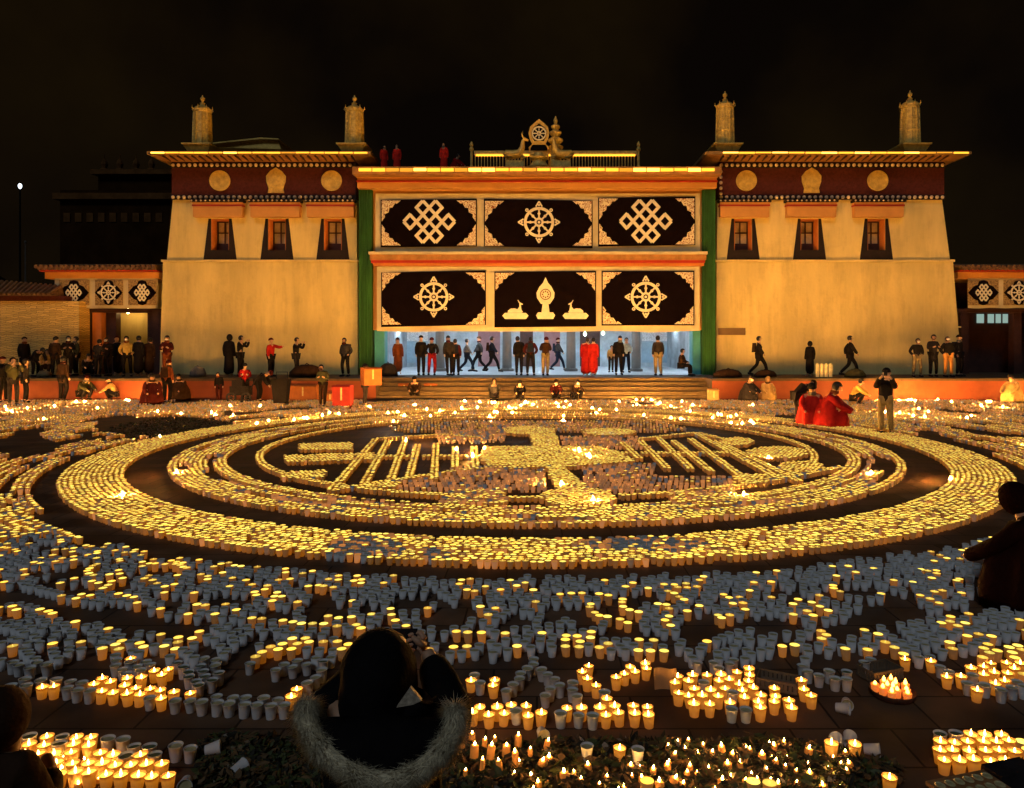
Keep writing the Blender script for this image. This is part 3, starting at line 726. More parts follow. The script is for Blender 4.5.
m.build('coping', M_rooftile, sw)

# ---------------------------------------------------------------- dim buildings on the slope behind
YH = 62.0
hb = thing('hillside_temple', 'dim temple hall on the dark slope behind the left tower', 'building', (GX(110, YH), YH, 0))
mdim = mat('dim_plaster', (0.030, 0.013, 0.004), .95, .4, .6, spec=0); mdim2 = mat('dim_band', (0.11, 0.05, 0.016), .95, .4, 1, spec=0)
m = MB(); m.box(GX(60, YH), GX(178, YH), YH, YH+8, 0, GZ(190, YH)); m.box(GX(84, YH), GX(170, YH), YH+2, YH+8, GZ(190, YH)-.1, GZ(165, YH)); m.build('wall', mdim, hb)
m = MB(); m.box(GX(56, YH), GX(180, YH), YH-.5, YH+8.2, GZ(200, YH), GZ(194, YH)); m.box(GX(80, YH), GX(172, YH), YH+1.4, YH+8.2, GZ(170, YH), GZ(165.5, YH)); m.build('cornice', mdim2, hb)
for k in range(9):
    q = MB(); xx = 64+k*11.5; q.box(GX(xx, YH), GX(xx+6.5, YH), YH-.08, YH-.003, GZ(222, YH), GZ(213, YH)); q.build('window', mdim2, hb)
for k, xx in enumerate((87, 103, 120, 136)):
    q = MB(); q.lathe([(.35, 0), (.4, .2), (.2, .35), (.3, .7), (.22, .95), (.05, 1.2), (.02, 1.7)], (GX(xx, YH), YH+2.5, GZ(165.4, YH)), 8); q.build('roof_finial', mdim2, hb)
def post_lamp(px, py, Y, label, glow):
    X, Z = GX(px, Y), GZ(py, Y)
    r_ = thing('street_lamp', label, 'lamp', (X, Y, 0))
    q = MB(); q.tube([(X, Y, 0), (X, Y, Z-.25)], [.09, .06], 8); q.build('pole', mat('dark_steel', (.008, .007, .006), .9, spec=.02), r_)
    q = MB(); q.lathe([(.04, -.22), (.12, -.1), (.13, .05), (.08, .16), (.02, .2)], (X, Y, Z), 10); q.build('lamp_head', emitter('cold_lamp_glow', (.75, .88, 1.0), glow), r_)
post_lamp(20, 186, 60, 'cold white lamp burning on a pole on the dark slope at the left', 6)
q = MB(); Yq = 40
q.tube([(GX(25.5, Yq), Yq, 0), (GX(25.5, Yq), Yq, GZ(243, Yq))], [.06, .035], 6); q.lathe([(.06, 0), (.08, .06), (.02, .14)], (GX(25.5, Yq), Yq, GZ(243, Yq)), 8)
tag(q.build('flagpole', mat('pale_steel', (.09, .08, .07), .6)), 'thin pale pole standing behind the stone wall at the left', 'pole')
# ---------------------------------------------------------------- people
PENDING = []                                          # (object, mats, temp) : all skins are evaluated together
def skin_obj(name, verts, edges, radii, m, parent, root=0, sub=1, flat=None):
    me = bpy.data.meshes.new(name); me.from_pydata(verts, edges, [])
    o = bpy.data.objects.new(name, me); COL.objects.link(o)
    md = o.modifiers.new('skin', 'SKIN'); md.use_smooth_shade = True; md.branch_smoothing = 0.4
    sv = me.skin_vertices[0].data
    for i, r in enumerate(radii):
        sv[i].radius = r if isinstance(r, tuple) else (r, r)
        sv[i].use_root = (i == root)
    ms = o.modifiers.new('sub', 'SUBSURF'); ms.levels = sub; ms.render_levels = sub
    o.parent = parent
    PENDING.append((o, m))
    return o
def flush_skins():
    dg = bpy.context.evaluated_depsgraph_get(); dg.update()
    made = []
    for o, m in PENDING:
        made.append(bpy.data.meshes.new_from_object(o.evaluated_get(dg)))
    for (o, m), me in zip(PENDING, made):
        o.modifiers.clear(); old = o.data; o.data = me; me.name = o.name.split('.')[0]
        me.materials.clear(); me.materials.append(m); bpy.data.meshes.remove(old)
        me.polygons.foreach_set('use_smooth', [True]*len(me.polygons))
    PENDING.clear()

CL = {}
def cloth(c, rough=.9):
    if c not in CL: CL[c] = mat('cloth_%s' % c, CLOTHS[c], rough, .35, 5, .5, bscale=30, spec=.04)
    return CL[c]
CLOTHS = dict(black=(.012, .010, .010), navy=(.014, .018, .03), brown=(.035, .018, .010), maroon=(.06, .010, .008), darkwine=(.014, .004, .003), scarlet=(.75, .035, .02), red=(.36, .016, .013), crimson=(.26, .010, .010),
    tan=(.38, .24, .09), mustard=(.44, .30, .07), olive=(.05, .05, .022), grey=(.14, .13, .12), khaki=(.20, .15, .075), orange=(.60, .27, .06),
    white=(.6, .58, .52), pale_blue=(.35, .48, .58), dark_grey=(.04, .036, .034), rust=(.15, .04, .012), charcoal=(.024, .02, .02))
M_skin = mat('skin', (.50, .29, .17), .6, .08, 8); M_hair = mat('black_hair', (.008, .006, .005), .5, .3, 20)
M_mask = mat('white_mask', (.75, .74, .70), .9, .05, 8)
M_screen = emitter('phone_screen', (.75, .88, 1.0), 2.5)

def pose_joints(pose, k):
    """joints of a 1.7 m figure facing -Y"""
    J = dict(pel=(0, 0, .93), sp=(0, 0, 1.12), ch=(0, 0, 1.32), nk=(0, 0, 1.47), hd=(0, -.015, 1.585), cr=(0, .0, 1.665))
    for s, n in ((1, 'l'), (-1, 'r')):
        J['hip'+n] = (s*.095, 0, .90); J['kn'+n] = (s*.10, -.02, .50); J['an'+n] = (s*.10, .02, .09); J['to'+n] = (s*.11, -.15, .035)
        J['sh'+n] = (s*.158, 0, 1.39); J['el'+n] = (s*.20, .03, 1.12); J['wr'+n] = (s*.205, -.05, .89); J['ha'+n] = (s*.20, -.08, .80)
    def arm(n, el, wr, ha):
        J['el'+n] = el; J['wr'+n] = wr; J['ha'+n] = ha
    def leg(n, kn, an):
        J['kn'+n] = kn; J['an'+n] = an; J['to'+n] = (an[0], an[1]-.16, max(.035, an[2]-.06))
    if pose == 'photo':
        for s, n in ((1, 'l'), (-1, 'r')): arm(n, (s*.23, -.20, 1.22), (s*.13, -.33, 1.46), (s*.06, -.36, 1.54))
    elif pose == 'phone':
        for s, n in ((1, 'l'), (-1, 'r')): arm(n, (s*.23, -.05, 1.13), (s*.12, -.27, 1.20), (s*.05, -.33, 1.24))
    elif pose == 'walk':
        leg('l', (.10, -.24, .53), (.10, -.34, .12)); leg('r', (-.10, .06, .50), (-.10, .40, .16))
        arm('l', (.24, .16, 1.15), (.24, .14, .92), (.24, .12, .83)); arm('r', (-.24, -.12, 1.15), (-.23, -.26, .95), (-.22, -.30, .88))
    elif pose == 'pockets':
        for s, n in ((1, 'l'), (-1, 'r')): arm(n, (s*.29, .08, 1.12), (s*.20, -.07, .97), (s*.15, -.1, .93)); J['kn'+n] = (s*.13, -.02, .5); J['an'+n] = (s*.15, .02, .09); J['to'+n] = (s*.18, -.14, .035)
    elif pose == 'carry':
        for s, n in ((1, 'l'), (-1, 'r')): arm(n, (s*.25, -.08, 1.12), (s*.25, -.34, 1.12), (s*.22, -.42, 1.12))
        J['ch'] = (0, .03, 1.31)
    elif pose == 'crouch':
        J.update(pel=(0, .16, .30), sp=(0, .10, .48), ch=(0, -.02, .66), nk=(0, -.09, .79), hd=(0, -.15, .89), cr=(0, -.18, .965))
        for s, n in ((1, 'l'), (-1, 'r')):
            J['hip'+n] = (s*.12, .14, .28); leg(n, (s*.17, -.26, .50), (s*.15, -.06, .09))
            J['sh'+n] = (s*.185, -.04, .72); arm(n, (s*.24, -.22, .52), (s*.18, -.42, .42), (s*.14, -.48, .36))
    elif pose == 'sit':
        J.update(pel=(0, .05, .46), sp=(0, .04, .64), ch=(0, 0, .84), nk=(0, -.03, .99), hd=(0, -.06, 1.105), cr=(0, -.06, 1.185))
        for s, n in ((1, 'l'), (-1, 'r')):
            J['hip'+n] = (s*.10, .02, .46); leg(n, (s*.14, -.40, .48), (s*.13, -.42, .09))
            J['sh'+n] = (s*.185, -.01, .92); arm(n, (s*.24, -.08, .66), (s*.12, -.30, .60), (s*.06, -.36, .58))
    elif pose == 'bend':
        J.update(pel=(0, .12, .86), sp=(0, .02, 1.0), ch=(0, -.14, 1.10), nk=(0, -.27, 1.14), hd=(0, -.38, 1.17), cr=(0, -.46, 1.19))
        for s, n in ((1, 'l'), (-1, 'r')):
            J['hip'+n] = (s*.10, .10, .84); leg(n, (s*.11, .0, .47), (s*.11, .06, .09))
            J['sh'+n] = (s*.18, -.20, 1.10); arm(n, (s*.22, -.28, .84), (s*.16, -.42, .68), (s*.12, -.46, .60))
    elif pose == 'reach':
        arm('l', (.26, -.22, 1.30), (.24, -.45, 1.34), (.22, -.54, 1.36))
    return {a: Vector(b)*k for a, b in J.items()}

PEOPLE = []
def lump(name, parent, rings, m, n=28, seed=1, amp=.05, label=None):
    """draped cloth: rings of (cx, cy, z, rx, ry) with folds"""
    rg = random.Random(seed); ph = [rg.uniform(0, 6.28) for _ in range(6)]
    b = MB(); v = []; fs = []
    for i, (cx, cy, z, rx, ry) in enumerate(rings):
        for j in range(n):
            a = 2*pi*j/n
            f_ = 1+amp*sin(a*5+ph[0]+i*.4)+amp*.7*sin(a*8+ph[1]-i*.6)+amp*.4*sin(a*13+ph[2])
            v.append((cx+rx*f_*cos(a), cy+ry*f_*sin(a), z))
    for i in range(len(rings)-1):
        for j in range(n): fs.append((i*n+j, i*n+(j+1) % n, (i+1)*n+(j+1) % n, (i+1)*n+j))
    fs.append(list(range(n))); fs.append([(len(rings)-1)*n+j for j in range(n)])
    b.add(v, fs); o = b.build(name, m, smooth=True); o.parent = parent; return o
PR = random.Random(77)
def person(label, px, Y, z, h=1.66, face=0, pose='stand', top='black', bottom='black', robe=False, hood=False, hair=True, maskf=False, group=None, detail=1, cat='person', X=None, phone=False, coat=0.0):
    k = h/1.7
    X = GX(px, Y) if X is None else X
    root = thing('person', label, cat, (X, Y, z), group)
    root.rotation_euler = (0, 0, radians(face))
    PEOPLE.append((X, Y, z, pose))
    J = pose_joints(pose, k)
    bulk = PR.uniform(1.0, 1.28); hat = PR.random() < .38
    if not coat and pose in ('stand', 'pockets', 'phone', 'photo'): coat = PR.uniform(.15, .7)
    if pose in ('stand', 'phone', 'photo', 'pockets'):             # nobody stands alike
        lean = PR.gauss(0, .03)
        for n in ('nk', 'hd', 'cr'): J[n] = J[n]+Vector((lean, PR.uniform(-.06, .0), -.01))
        s_ = PR.choice('lr'); J['kn'+s_] = J['kn'+s_]+Vector((0, -.05, 0)); J['an'+s_] = J['an'+s_]+Vector((PR.uniform(-.03, .05), PR.uniform(-.1, .08), 0)); J['to'+s_] = J['an'+s_]+Vector((PR.uniform(-.05, .05), -.16, -.055))
    def chain(names, extra=()):
        return [tuple(J[n]) for n in names]
    # body : one skin
    names = ['pel', 'sp', 'ch', 'nk', 'hd', 'cr']
    for n in 'lr': names += [q+n for q in ('hip', 'kn', 'an', 'to', 'sh', 'el', 'wr', 'ha')]
    ix = {n: i for i, n in enumerate(names)}
    E = [('pel', 'sp'), ('sp', 'ch'), ('ch', 'nk'), ('nk', 'hd'), ('hd', 'cr')]
    for n in 'lr': E += [('pel', 'hip'+n), ('hip'+n, 'kn'+n), ('kn'+n, 'an'+n), ('an'+n, 'to'+n), ('ch', 'sh'+n), ('sh'+n, 'el'+n), ('el'+n, 'wr'+n), ('wr'+n, 'ha'+n)]
    rad = dict(pel=.12, sp=.115, ch=.125, nk=.055, hd=(.082, .098), cr=(.06, .07), hip=.085, kn=.06, an=.042, to=.035, sh=.06, el=.043, wr=.032, ha=.035)
    rr = []
    for n in names:
        r = rad[n if n in rad else n[:-1]]
        rr.append(tuple(q*k for q in r) if isinstance(r, tuple) else r*k)
    skin_obj('body', [tuple(J[n]) for n in names], [(ix[a], ix[b]) for a, b in E], rr, M_skin, root, 0, detail)
    # jacket
    if not robe:
        nm = ['hem', 'sp', 'ch', 'col']+[q+n for n in 'lr' for q in ('sh', 'el', 'wr')]
        d = (J['pel']-J['sp']); pos = {n: J[n] for n in nm if n in J}
        pos['hem'] = J['pel']+d*(.25+coat); pos['col'] = J['nk']-(J['nk']-J['ch'])*.15
        i2 = {n: i for i, n in enumerate(nm)}
        e2 = [('hem', 'sp'), ('sp', 'ch'), ('ch', 'col')]+[e for n in 'lr' for e in (('ch', 'sh'+n), ('sh'+n, 'el'+n), ('el'+n, 'wr'+n))]
        r2 = dict(hem=(.178, .14), sp=(.158, .13), ch=(.155, .125), col=.075, sh=.075, el=.063, wr=.05)
        rl = []
        for n in nm:
            r = r2[n if n in r2 else n[:-1]]; kb = k*(bulk if n != 'col' else 1); rl.append(tuple(q*kb for q in r) if isinstance(r, tuple) else r*kb)
        skin_obj('jacket', [tuple(pos[n]) for n in nm], [(i2[a], i2[b]) for a, b in e2], rl, cloth(top), root, 1, detail)
        nm = ['w']+[q+n for n in 'lr' for q in ('hip', 'kn', 'an')]
        pos = {n: J[n] for n in nm if n in J}; pos['w'] = J['pel']
        i2 = {n: i for i, n in enumerate(nm)}
        e2 = [e for n in 'lr' for e in (('w', 'hip'+n), ('hip'+n, 'kn'+n), ('kn'+n, 'an'+n))]
        r2 = dict(w=.14, hip=.108, kn=.08, an=.062)
        skin_obj('trousers', [tuple(pos[n]) for n in nm], [(i2[a], i2[b]) for a, b in e2], [r2[n if n in r2 else n[:-1]]*k for n in nm], cloth(bottom), root, 0, detail)
        for n in 'lr':
            a, t_ = J['an'+n], J['to'+n]; sh = MB()
            sh.tube([tuple(a+Vector((0, .05, -.03))*k), tuple(a+Vector((0, -.03, -.035))*k), tuple(t_), tuple(t_+(t_-a)*.25)], [.05*k, .055*k, .042*k, .02*k], 7)
            so_ = sh.build('shoe', cloth('charcoal')); so_.parent = root
    else:
        nm = ['hem', 'kn', 'pel', 'sp', 'ch', 'col']+[q+n for n in 'lr' for q in ('sh', 'el', 'wr')]
        pos = {n: J[n] for n in nm if n in J}
        low = (J['anl']+J['anr'])/2
        pos['hem'] = Vector((low.x, low.y, .07*k)); pos['kn'] = (J['knl']+J['knr'])/2*.5+(J['pel']+low)/2*.5
        pos['col'] = J['nk']-(J['nk']-J['ch'])*.15
        for n in 'lr': pos['wr'+n] = J['wr'+n].lerp(J['ha'+n], .85)
        i2 = {n: i for i, n in enumerate(nm)}
        e2 = [('hem', 'kn'), ('kn', 'pel'), ('pel', 'sp'), ('sp', 'ch'), ('ch', 'col')]+[e for n in 'lr' for e in (('ch', 'sh'+n), ('sh'+n, 'el'+n), ('el'+n, 'wr'+n))]
        r2 = dict(hem=(.25, .21), kn=(.225, .19), pel=(.20, .17), sp=(.19, .155), ch=(.16, .135), col=.085, sh=.08, el=.07, wr=.062)
        rl = []
        for n in nm:
            r = r2[n if n in r2 else n[:-1]]; rl.append(tuple(q*k for q in r) if isinstance(r, tuple) else r*k)
        skin_obj('robe', [tuple(pos[n]) for n in nm], [(i2[a], i2[b]) for a, b in e2], rl, cloth(top), root, 3, detail)
        if pose == 'crouch':
            lump('skirt', root, [(0, -.02*k, .01, .34*k, .36*k), (0, -.03*k, .2*k, .34*k, .36*k), (0, -.03*k, .42*k, .30*k, .31*k), (0, -.04*k, .6*k, .22*k, .2*k), (0, -.05*k, .72*k, .13*k, .12*k)], cloth(top), 34, seed=len(PEOPLE), amp=.085)
    hd, cr = J['hd'], J['cr']
    up = (cr-hd).normalized(); fw = Vector((0, -1, 0)); fw = (fw-up*fw.dot(up)).normalized(); rt = up.cross(fw)
    Mx = Matrix((rt, fw, up)).transposed().to_4x4(); Mx.translation = hd+up*.012*k
    def blob(name, m, c, r, cut=None, n=10):
        b = MB(); v = []; fs = []
        for i in range(n+1):
            th = pi*i/n
            for j in range(14):
                a = 2*pi*j/14
                p_ = Vector((c[0]+r[0]*sin(th)*cos(a), c[1]+r[1]*sin(th)*sin(a), c[2]+r[2]*cos(th)))*k
                v.append(p_)
        for i in range(n):
            for j in range(14):
                q = (i*14+j, i*14+(j+1) % 14, (i+1)*14+(j+1) % 14, (i+1)*14+j)
                mid = sum((v[x] for x in q), Vector())/4
                if cut and cut(mid/k): continue
                fs.append(q)
        b.add([tuple(Mx @ p_) for p_ in v], fs); o = b.build(name, m, smooth=True); o.parent = root; return o
    if hood: blob('hood', cloth(top), (0, -.02, .0), (.118, .135, .145), lambda p: p.y > .075 and -.10 < p.z < .07)
    elif hair and hat: blob('knit_hat', cloth(PR.choice(('black', 'charcoal', 'brown', 'maroon'))), (0, -.008, .03), (.108, .122, .115), lambda p: p.z < .03)
    elif hair: blob('hair', M_hair, (0, -.012, .022), (.098, .116, .112), lambda p: p.y > .02 and p.z < .055)
    if maskf: blob('face_mask', M_mask, (0, .03, -.045), (.07, .085, .05), lambda p: p.y < .04)
    if not robe and pose in ('stand', 'phone', 'photo', 'pockets', 'walk') and PR.random() < .4:
        b = MB(); c_ = J['ch']+Vector((0, .17*bulk, -.05))*k; q_ = .13*k
        b.frustum((c_.x-q_, c_.x+q_, c_.y-.05, c_.y+.09), (c_.x-q_*.8, c_.x+q_*.8, c_.y-.05, c_.y+.06), c_.z-.24*k, c_.z+.16*k); o = b.build('backpack', cloth(PR.choice(('charcoal', 'navy', 'brown')))); o.parent = root
    if PR.random() < .4 and pose != 'bend':
        b = MB(); c_ = J['nk']; b.lathe([(.07*k, -.05*k), (.10*k, -.02*k), (.095*k, .03*k), (.07*k, .05*k)], tuple(c_), 12); o = b.build('scarf', cloth(PR.choice(('maroon', 'brown', 'grey', 'rust'))), smooth=True); o.parent = root
    if detail > 0:
        n_ = MB(); a = Vector((0, .098, -.005))*k
        n_.tube([tuple(Mx @ (Vector((0, .085, .025))*k)), tuple(Mx @ (Vector((0, .115, -.02))*k)), tuple(Mx @ (Vector((0, .09, -.035))*k))], [.010*k, .017*k, .008*k], 6)
        o = n_.build('nose', M_skin); o.parent = root
    if phone:
        c = (J['hal']+J['har'])/2+Vector((0, -.05, .03))
        p_ = MB(); p_.box(c.x-.04, c.x+.04, c.y-.006, c.y+.004, c.z-.04, c.z+.10); o = p_.build('phone', cloth('charcoal')); WORLD_LOC[o.name] = Vector((0, 0, 0))
        q = MB(); q.box(c.x-.035, c.x+.035, c.y+.0045, c.y+.0055, c.z-.033, c.z+.09); s_ = q.build('screen', M_screen); s_.parent = o; o.parent = root
    return root

YT_ = 31.4
L_, Rr, AW = -90, 90, 180                             # facing left / right / away in the picture
# on the terrace, left
person('person in dark hat and long cloak by the stone wall, far left', 24, 32.0, TZ, 1.68, 60, 'stand', 'black', 'black', robe=True)
person('person seated low on the terrace in tan jacket in front of the stone wall', 47.5, 31.6, TZ, 1.6, 20, 'sit', 'tan', 'brown')
person('person in rust brown coat at the right end of the stone wall', 55, 31.2, TZ, 1.70, AW, 'stand', 'brown', 'black', coat=.9)
person('person in black with white mask standing just right of the rust brown coat', 68, 31.6, TZ, 1.72, 30, 'phone', 'black', 'black', maskf=True)
person('person in black crouching on the terrace in front of the red gallery column', 88, 31.5, TZ, 1.62, 40, 'crouch', 'black', 'black')
person('person in black with white mask standing in front of the gallery doorway', 108, 31.8, TZ, 1.66, 0, 'phone', 'black', 'black', maskf=True)
person('person in mustard yellow jacket and white mask in front of the gallery doorway', 127, 31.5, TZ, 1.72, 25, 'pockets', 'mustard', 'black', maskf=True)
person('person in long black robe standing right of the mustard jacket', 138.5, 31.6, TZ, 1.74, AW, 'stand', 'black', 'black', robe=True)
person('person in maroon jacket with white mask on the terrace at the left tower corner', 167, 31.0, TZ, 1.74, 10, 'phone', 'maroon', 'rust', maskf=True)
person('tall hooded person in dark maroon robe against the left tower wall', 229, 31.6, TZ, 1.78, AW, 'stand', 'black', 'black', robe=True, hood=True)
person('slim person in black aiming a camera to the right beside the hooded robe', 240, 31.5, TZ, 1.74, 90, 'photo', 'black', 'black')
person('person in bright red jacket standing on the terrace before the left tower', 271, 31.5, TZ, 1.62, 70, 'reach', 'red', 'black')
person('person in black photographing with raised arms right of the red jacket', 296, 31.5, TZ, 1.66, 80, 'photo', 'black', 'charcoal')
person('person in black and white patterned jacket at the right end of the left tower wall', 345.5, 31.6, TZ, 1.64, -20, 'pockets', 'dark_grey', 'black')
person('person in black stooping left of the rust brown coat at the far left', 36, 31.3, TZ, 1.62, 70, 'bend', 'black', 'black')
person('person in dark olive coat standing behind the masked one right of the stone wall', 76, 32.3, TZ, 1.70, -40, 'stand', 'olive', 'black', coat=.8)
person('person in black standing close to the red gallery column', 98, 31.2, TZ, 1.58, AW, 'phone', 'charcoal', 'black', coat=.5)
person('tall person in black cloak between mustard jacket and gallery doorway edge', 118, 32.4, TZ, 1.72, 20, 'stand', 'black', 'black', robe=True)
person('person in dark brown cloak right of the long black robe at the gallery', 149, 31.9, TZ, 1.66, 200, 'stand', 'brown', 'brown', robe=True)
# gate
for px, Y, h, fc, ps, tp, bt, rb, lb in (
    (398, 33.6, 1.66, 20, 'stand', 'rust', 'brown', True, 'person in rust robe at the left end of the gate opening'),
    (421, 32.4, 1.74, 180, 'stand', 'black', 'black', False, 'person in black standing in the gate left of the red skirted one'),
    (432, 32.5, 1.66, 180, 'pockets', 'black', 'crimson', False, 'person in black top and red trousers standing in the gate'),
    (449, 32.3, 1.74, 20, 'stand', 'charcoal', 'black', False, 'person in charcoal with both arms down before the first gate column'),
    (456, 32.7, 1.60, 180, 'stand', 'maroon', 'black', False, 'person in maroon jacket close beside the charcoal one in the gate'),
    (467, 36.0, 1.62, 90, 'walk', 'grey', 'navy', False, 'person in grey walking to the right deep inside the gate'),
    (479, 36.5, 1.72, -90, 'walk', 'dark_grey', 'black', False, 'person in dark grey walking to the left deep inside the gate'),
    (492, 35.6, 1.72, 90, 'walk', 'navy', 'black', False, 'person in navy walking to the right by the second gate column'),
    (519, 32.4, 1.72, 180, 'stand', 'black', 'black', False, 'person in black at the middle of the gate, left of the maroon one'),
    (530.5, 32.2, 1.70, 180, 'pockets', 'maroon', 'black', False, 'person in dark maroon jacket with hands in pockets mid gate'),
    (545.5, 32.2, 1.68, 180, 'phone', 'brown', 'khaki', False, 'person in brown jacket and khaki trousers in the middle of the gate'),
    (558, 37.5, 1.66, 90, 'walk', 'dark_grey', 'navy', False, 'person walking deep inside the gate left of the red robed pair'),
    (586, 32.0, 1.68, 170, 'stand', 'crimson', 'crimson', True, 'monk in crimson robe, left of the red robed pair in the gate'),
    (593.5, 31.9, 1.66, 190, 'stand', 'red', 'red', True, 'monk in bright red robe, right of the red robed pair in the gate'),
    (611, 36.0, 1.30, 0, 'stand', 'tan', 'brown', False, 'child in tan clothes standing inside the gate'),
    (618.5, 33.0, 1.74, 0, 'stand', 'black', 'black', False, 'person in black standing in the gate next to the pale blue shirt'),
    (626, 35.5, 1.68, 0, 'pockets', 'pale_blue', 'navy', False, 'person in pale blue shirt inside the gate'),
    (658, 32.1, 1.74, 180, 'stand', 'charcoal', 'khaki', False, 'person in charcoal jacket and khaki trousers at the right of the gate'),
    (681.5, 32.3, 1.62, 60, 'sit', 'brown', 'black', False, 'person in brown sitting low at the right end of the gate opening')):
    person(lb, px, Y, TZ, h, fc, ps, tp, bt, robe=rb)
# terrace, right
person('person in dark robe walking before the right tower below the plaque', 759, 31.7, TZ, 1.70, 60, 'walk', 'black', 'black', coat=1.4)
person('hooded person in long black robe at the middle of the right tower wall', 810, 31.6, TZ, 1.50, AW, 'stand', 'black', 'black', robe=True, hood=True)
person('person in black striding along the right tower wall', 850, 31.5, TZ, 1.72, 75, 'walk', 'black', 'black')
G4 = None
person('masked person in khaki trousers, leftmost of four at the right tower corner', 917, 31.0, TZ, 1.62, 0, 'pockets', 'black', 'khaki', maskf=True)
person('person in long dark olive coat, second of the four at the right tower corner', 933, 31.3, TZ, 1.78, 0, 'phone', 'charcoal', 'black', coat=1.6)
person('person with white mask, black jacket and orange trousers at the right tower corner', 948, 31.0, TZ, 1.70, 0, 'pockets', 'black', 'orange', maskf=True)
person('person in black behind the orange trousers, rightmost at the right tower corner', 959, 31.6, TZ, 1.76, 30, 'stand', 'black', 'black')
# on the plaza floor
def pl(lb, px, base, *a, **k): person(lb, px, 1702/(base-HZ), 0, *a, **k)
pl('person in olive jacket filming with both arms at the far left of the plaza', 13, 406, 1.74, 50, 'photo', 'olive', 'charcoal', phone=True)
pl('person in black half hidden behind the olive jacket at the left edge', 2, 403, 1.74, 90, 'photo', 'black', 'black')
pl('bulky person in charcoal standing on the plaza at the far left behind the filming one', 25, 403, 1.66, 120, 'stand', 'charcoal', 'black', coat=1.0)
pl('tall person in dark brown coat standing on the plaza before the stone wall', 63, 402, 1.74, 170, 'stand', 'brown', 'black', coat=1.1)
pl('person in dark coat crouching by the red terrace wall, reaching right', 84, 400.5, 1.66, 70, 'crouch', 'olive', 'charcoal')
pl('person in tan jacket crouching by the red terrace wall next to the dark coat', 112, 400.5, 1.5, -70, 'crouch', 'tan', 'black')
pl('person in brown coat standing on the plaza below the maroon jacket', 167, 403.5, 1.62, AW, 'stand', 'rust', 'black', coat=.5)
pl('person in dark maroon crouching left of the brown coat by the left tower', 152, 404.5, 1.9, 30, 'crouch', 'maroon', 'black', robe=True)
pl('person in brown crouching right of the brown coat by the left tower', 180.5, 400.5, 1.75, 0, 'crouch', 'brown', 'brown', robe=True)
pl('small child in dark coat standing by the red wall before the left tower', 219, 402, 1.14, 20, 'stand', 'black', 'maroon', coat=1.0)
pl('person in red jacket standing beside the dark cart before the left tower', 245, 402, 1.48, 20, 'phone', 'crimson', 'black', coat=.6)
pl('person in black bending beside the red jacket with the dark cart', 260, 402, 1.60, 90, 'bend', 'black', 'black')
pl('person in camouflage brown standing between the wheelie bag and the red box', 323, 407, 1.50, 0, 'phone', 'olive', 'brown')
pl('person in charcoal carrying an orange carton on the left of the steps', 365, 406, 1.50, 90, 'carry', 'charcoal', 'charcoal')
pl('person crouching between the two orange cartons on the steps', 415, 399.5, 1.55, 0, 'crouch', 'brown', 'black')
pl('person in dark clothes crouching on the steps, left of the middle', 494, 401, 1.45, AW, 'crouch', 'dark_grey', 'black')
pl('person in black with white mask crouching at the middle of the steps', 520, 401, 1.35, 0, 'crouch', 'black', 'black', maskf=True)
pl('person in maroon sitting at the foot of the steps right of the middle', 556, 401, 1.40, 0, 'crouch', 'maroon', 'black', maskf=True)
pl('person in brown sitting at the foot of the steps next to the maroon one', 576, 401, 1.40, 30, 'crouch', 'brown', 'black', maskf=True)
pl('person in dark round coat crouching by the red wall before the right tower', 748, 402, 1.7, 40, 'crouch', 'charcoal', 'black', robe=True, maskf=True)
pl('person in tan hood crouching by the red wall right of the dark round coat', 767, 401.5, 1.6, 0, 'crouch', 'tan', 'brown', robe=True, hood=True)
pl('person in black bending over behind the two red robed monks', 800, 424, 1.62, 100, 'bend', 'black', 'black')
pl('monk in red robe crouching among lamps, left of the pair, head down', 812, 426, 1.95, -20, 'crouch', 'red', 'crimson', robe=True)
pl('monk in red robe crouching among lamps, right of the pair, leaning right', 830, 428, 2.05, 60, 'crouch', 'crimson', 'crimson', robe=True)
pl('person in white and yellow jacket crouching by the red wall at the right', 857, 405, 1.6, 60, 'crouch', 'mustard', 'black')
pl('tall person in dark jacket and khaki trousers photographing among the lamps at the right', 885.5, 434.5, 1.64, -25, 'photo', 'black', 'khaki', phone=True)
pl('person in tan crouching by the red wall at the far right', 1013, 403, 1.8, -60, 'crouch', 'tan', 'brown', robe=True)
# on the roof
ZG2 = gz(168.6)+.005
person('person in dark red robe on the gate roof next to the left tower', 384, 34.0, ZG2, 1.3, 30, 'stand', 'scarlet', 'scarlet', robe=True)
person('person in red robe with pale head on the gate roof, second from the left tower', 397, 34.2, ZG2, 1.40, 0, 'stand', 'scarlet', 'scarlet', robe=True, hair=False)
person('person in bright red robe on the gate roof beside the railing', 444, 33.8, ZG2, 1.36, 0, 'stand', 'scarlet', 'scarlet', robe=True, hair=False)
person('person in dim red robe crouching on the gate roof at the railing end', 456, 34.0, ZG2, 1.5, 60, 'crouch', 'crimson', 'crimson', robe=True)

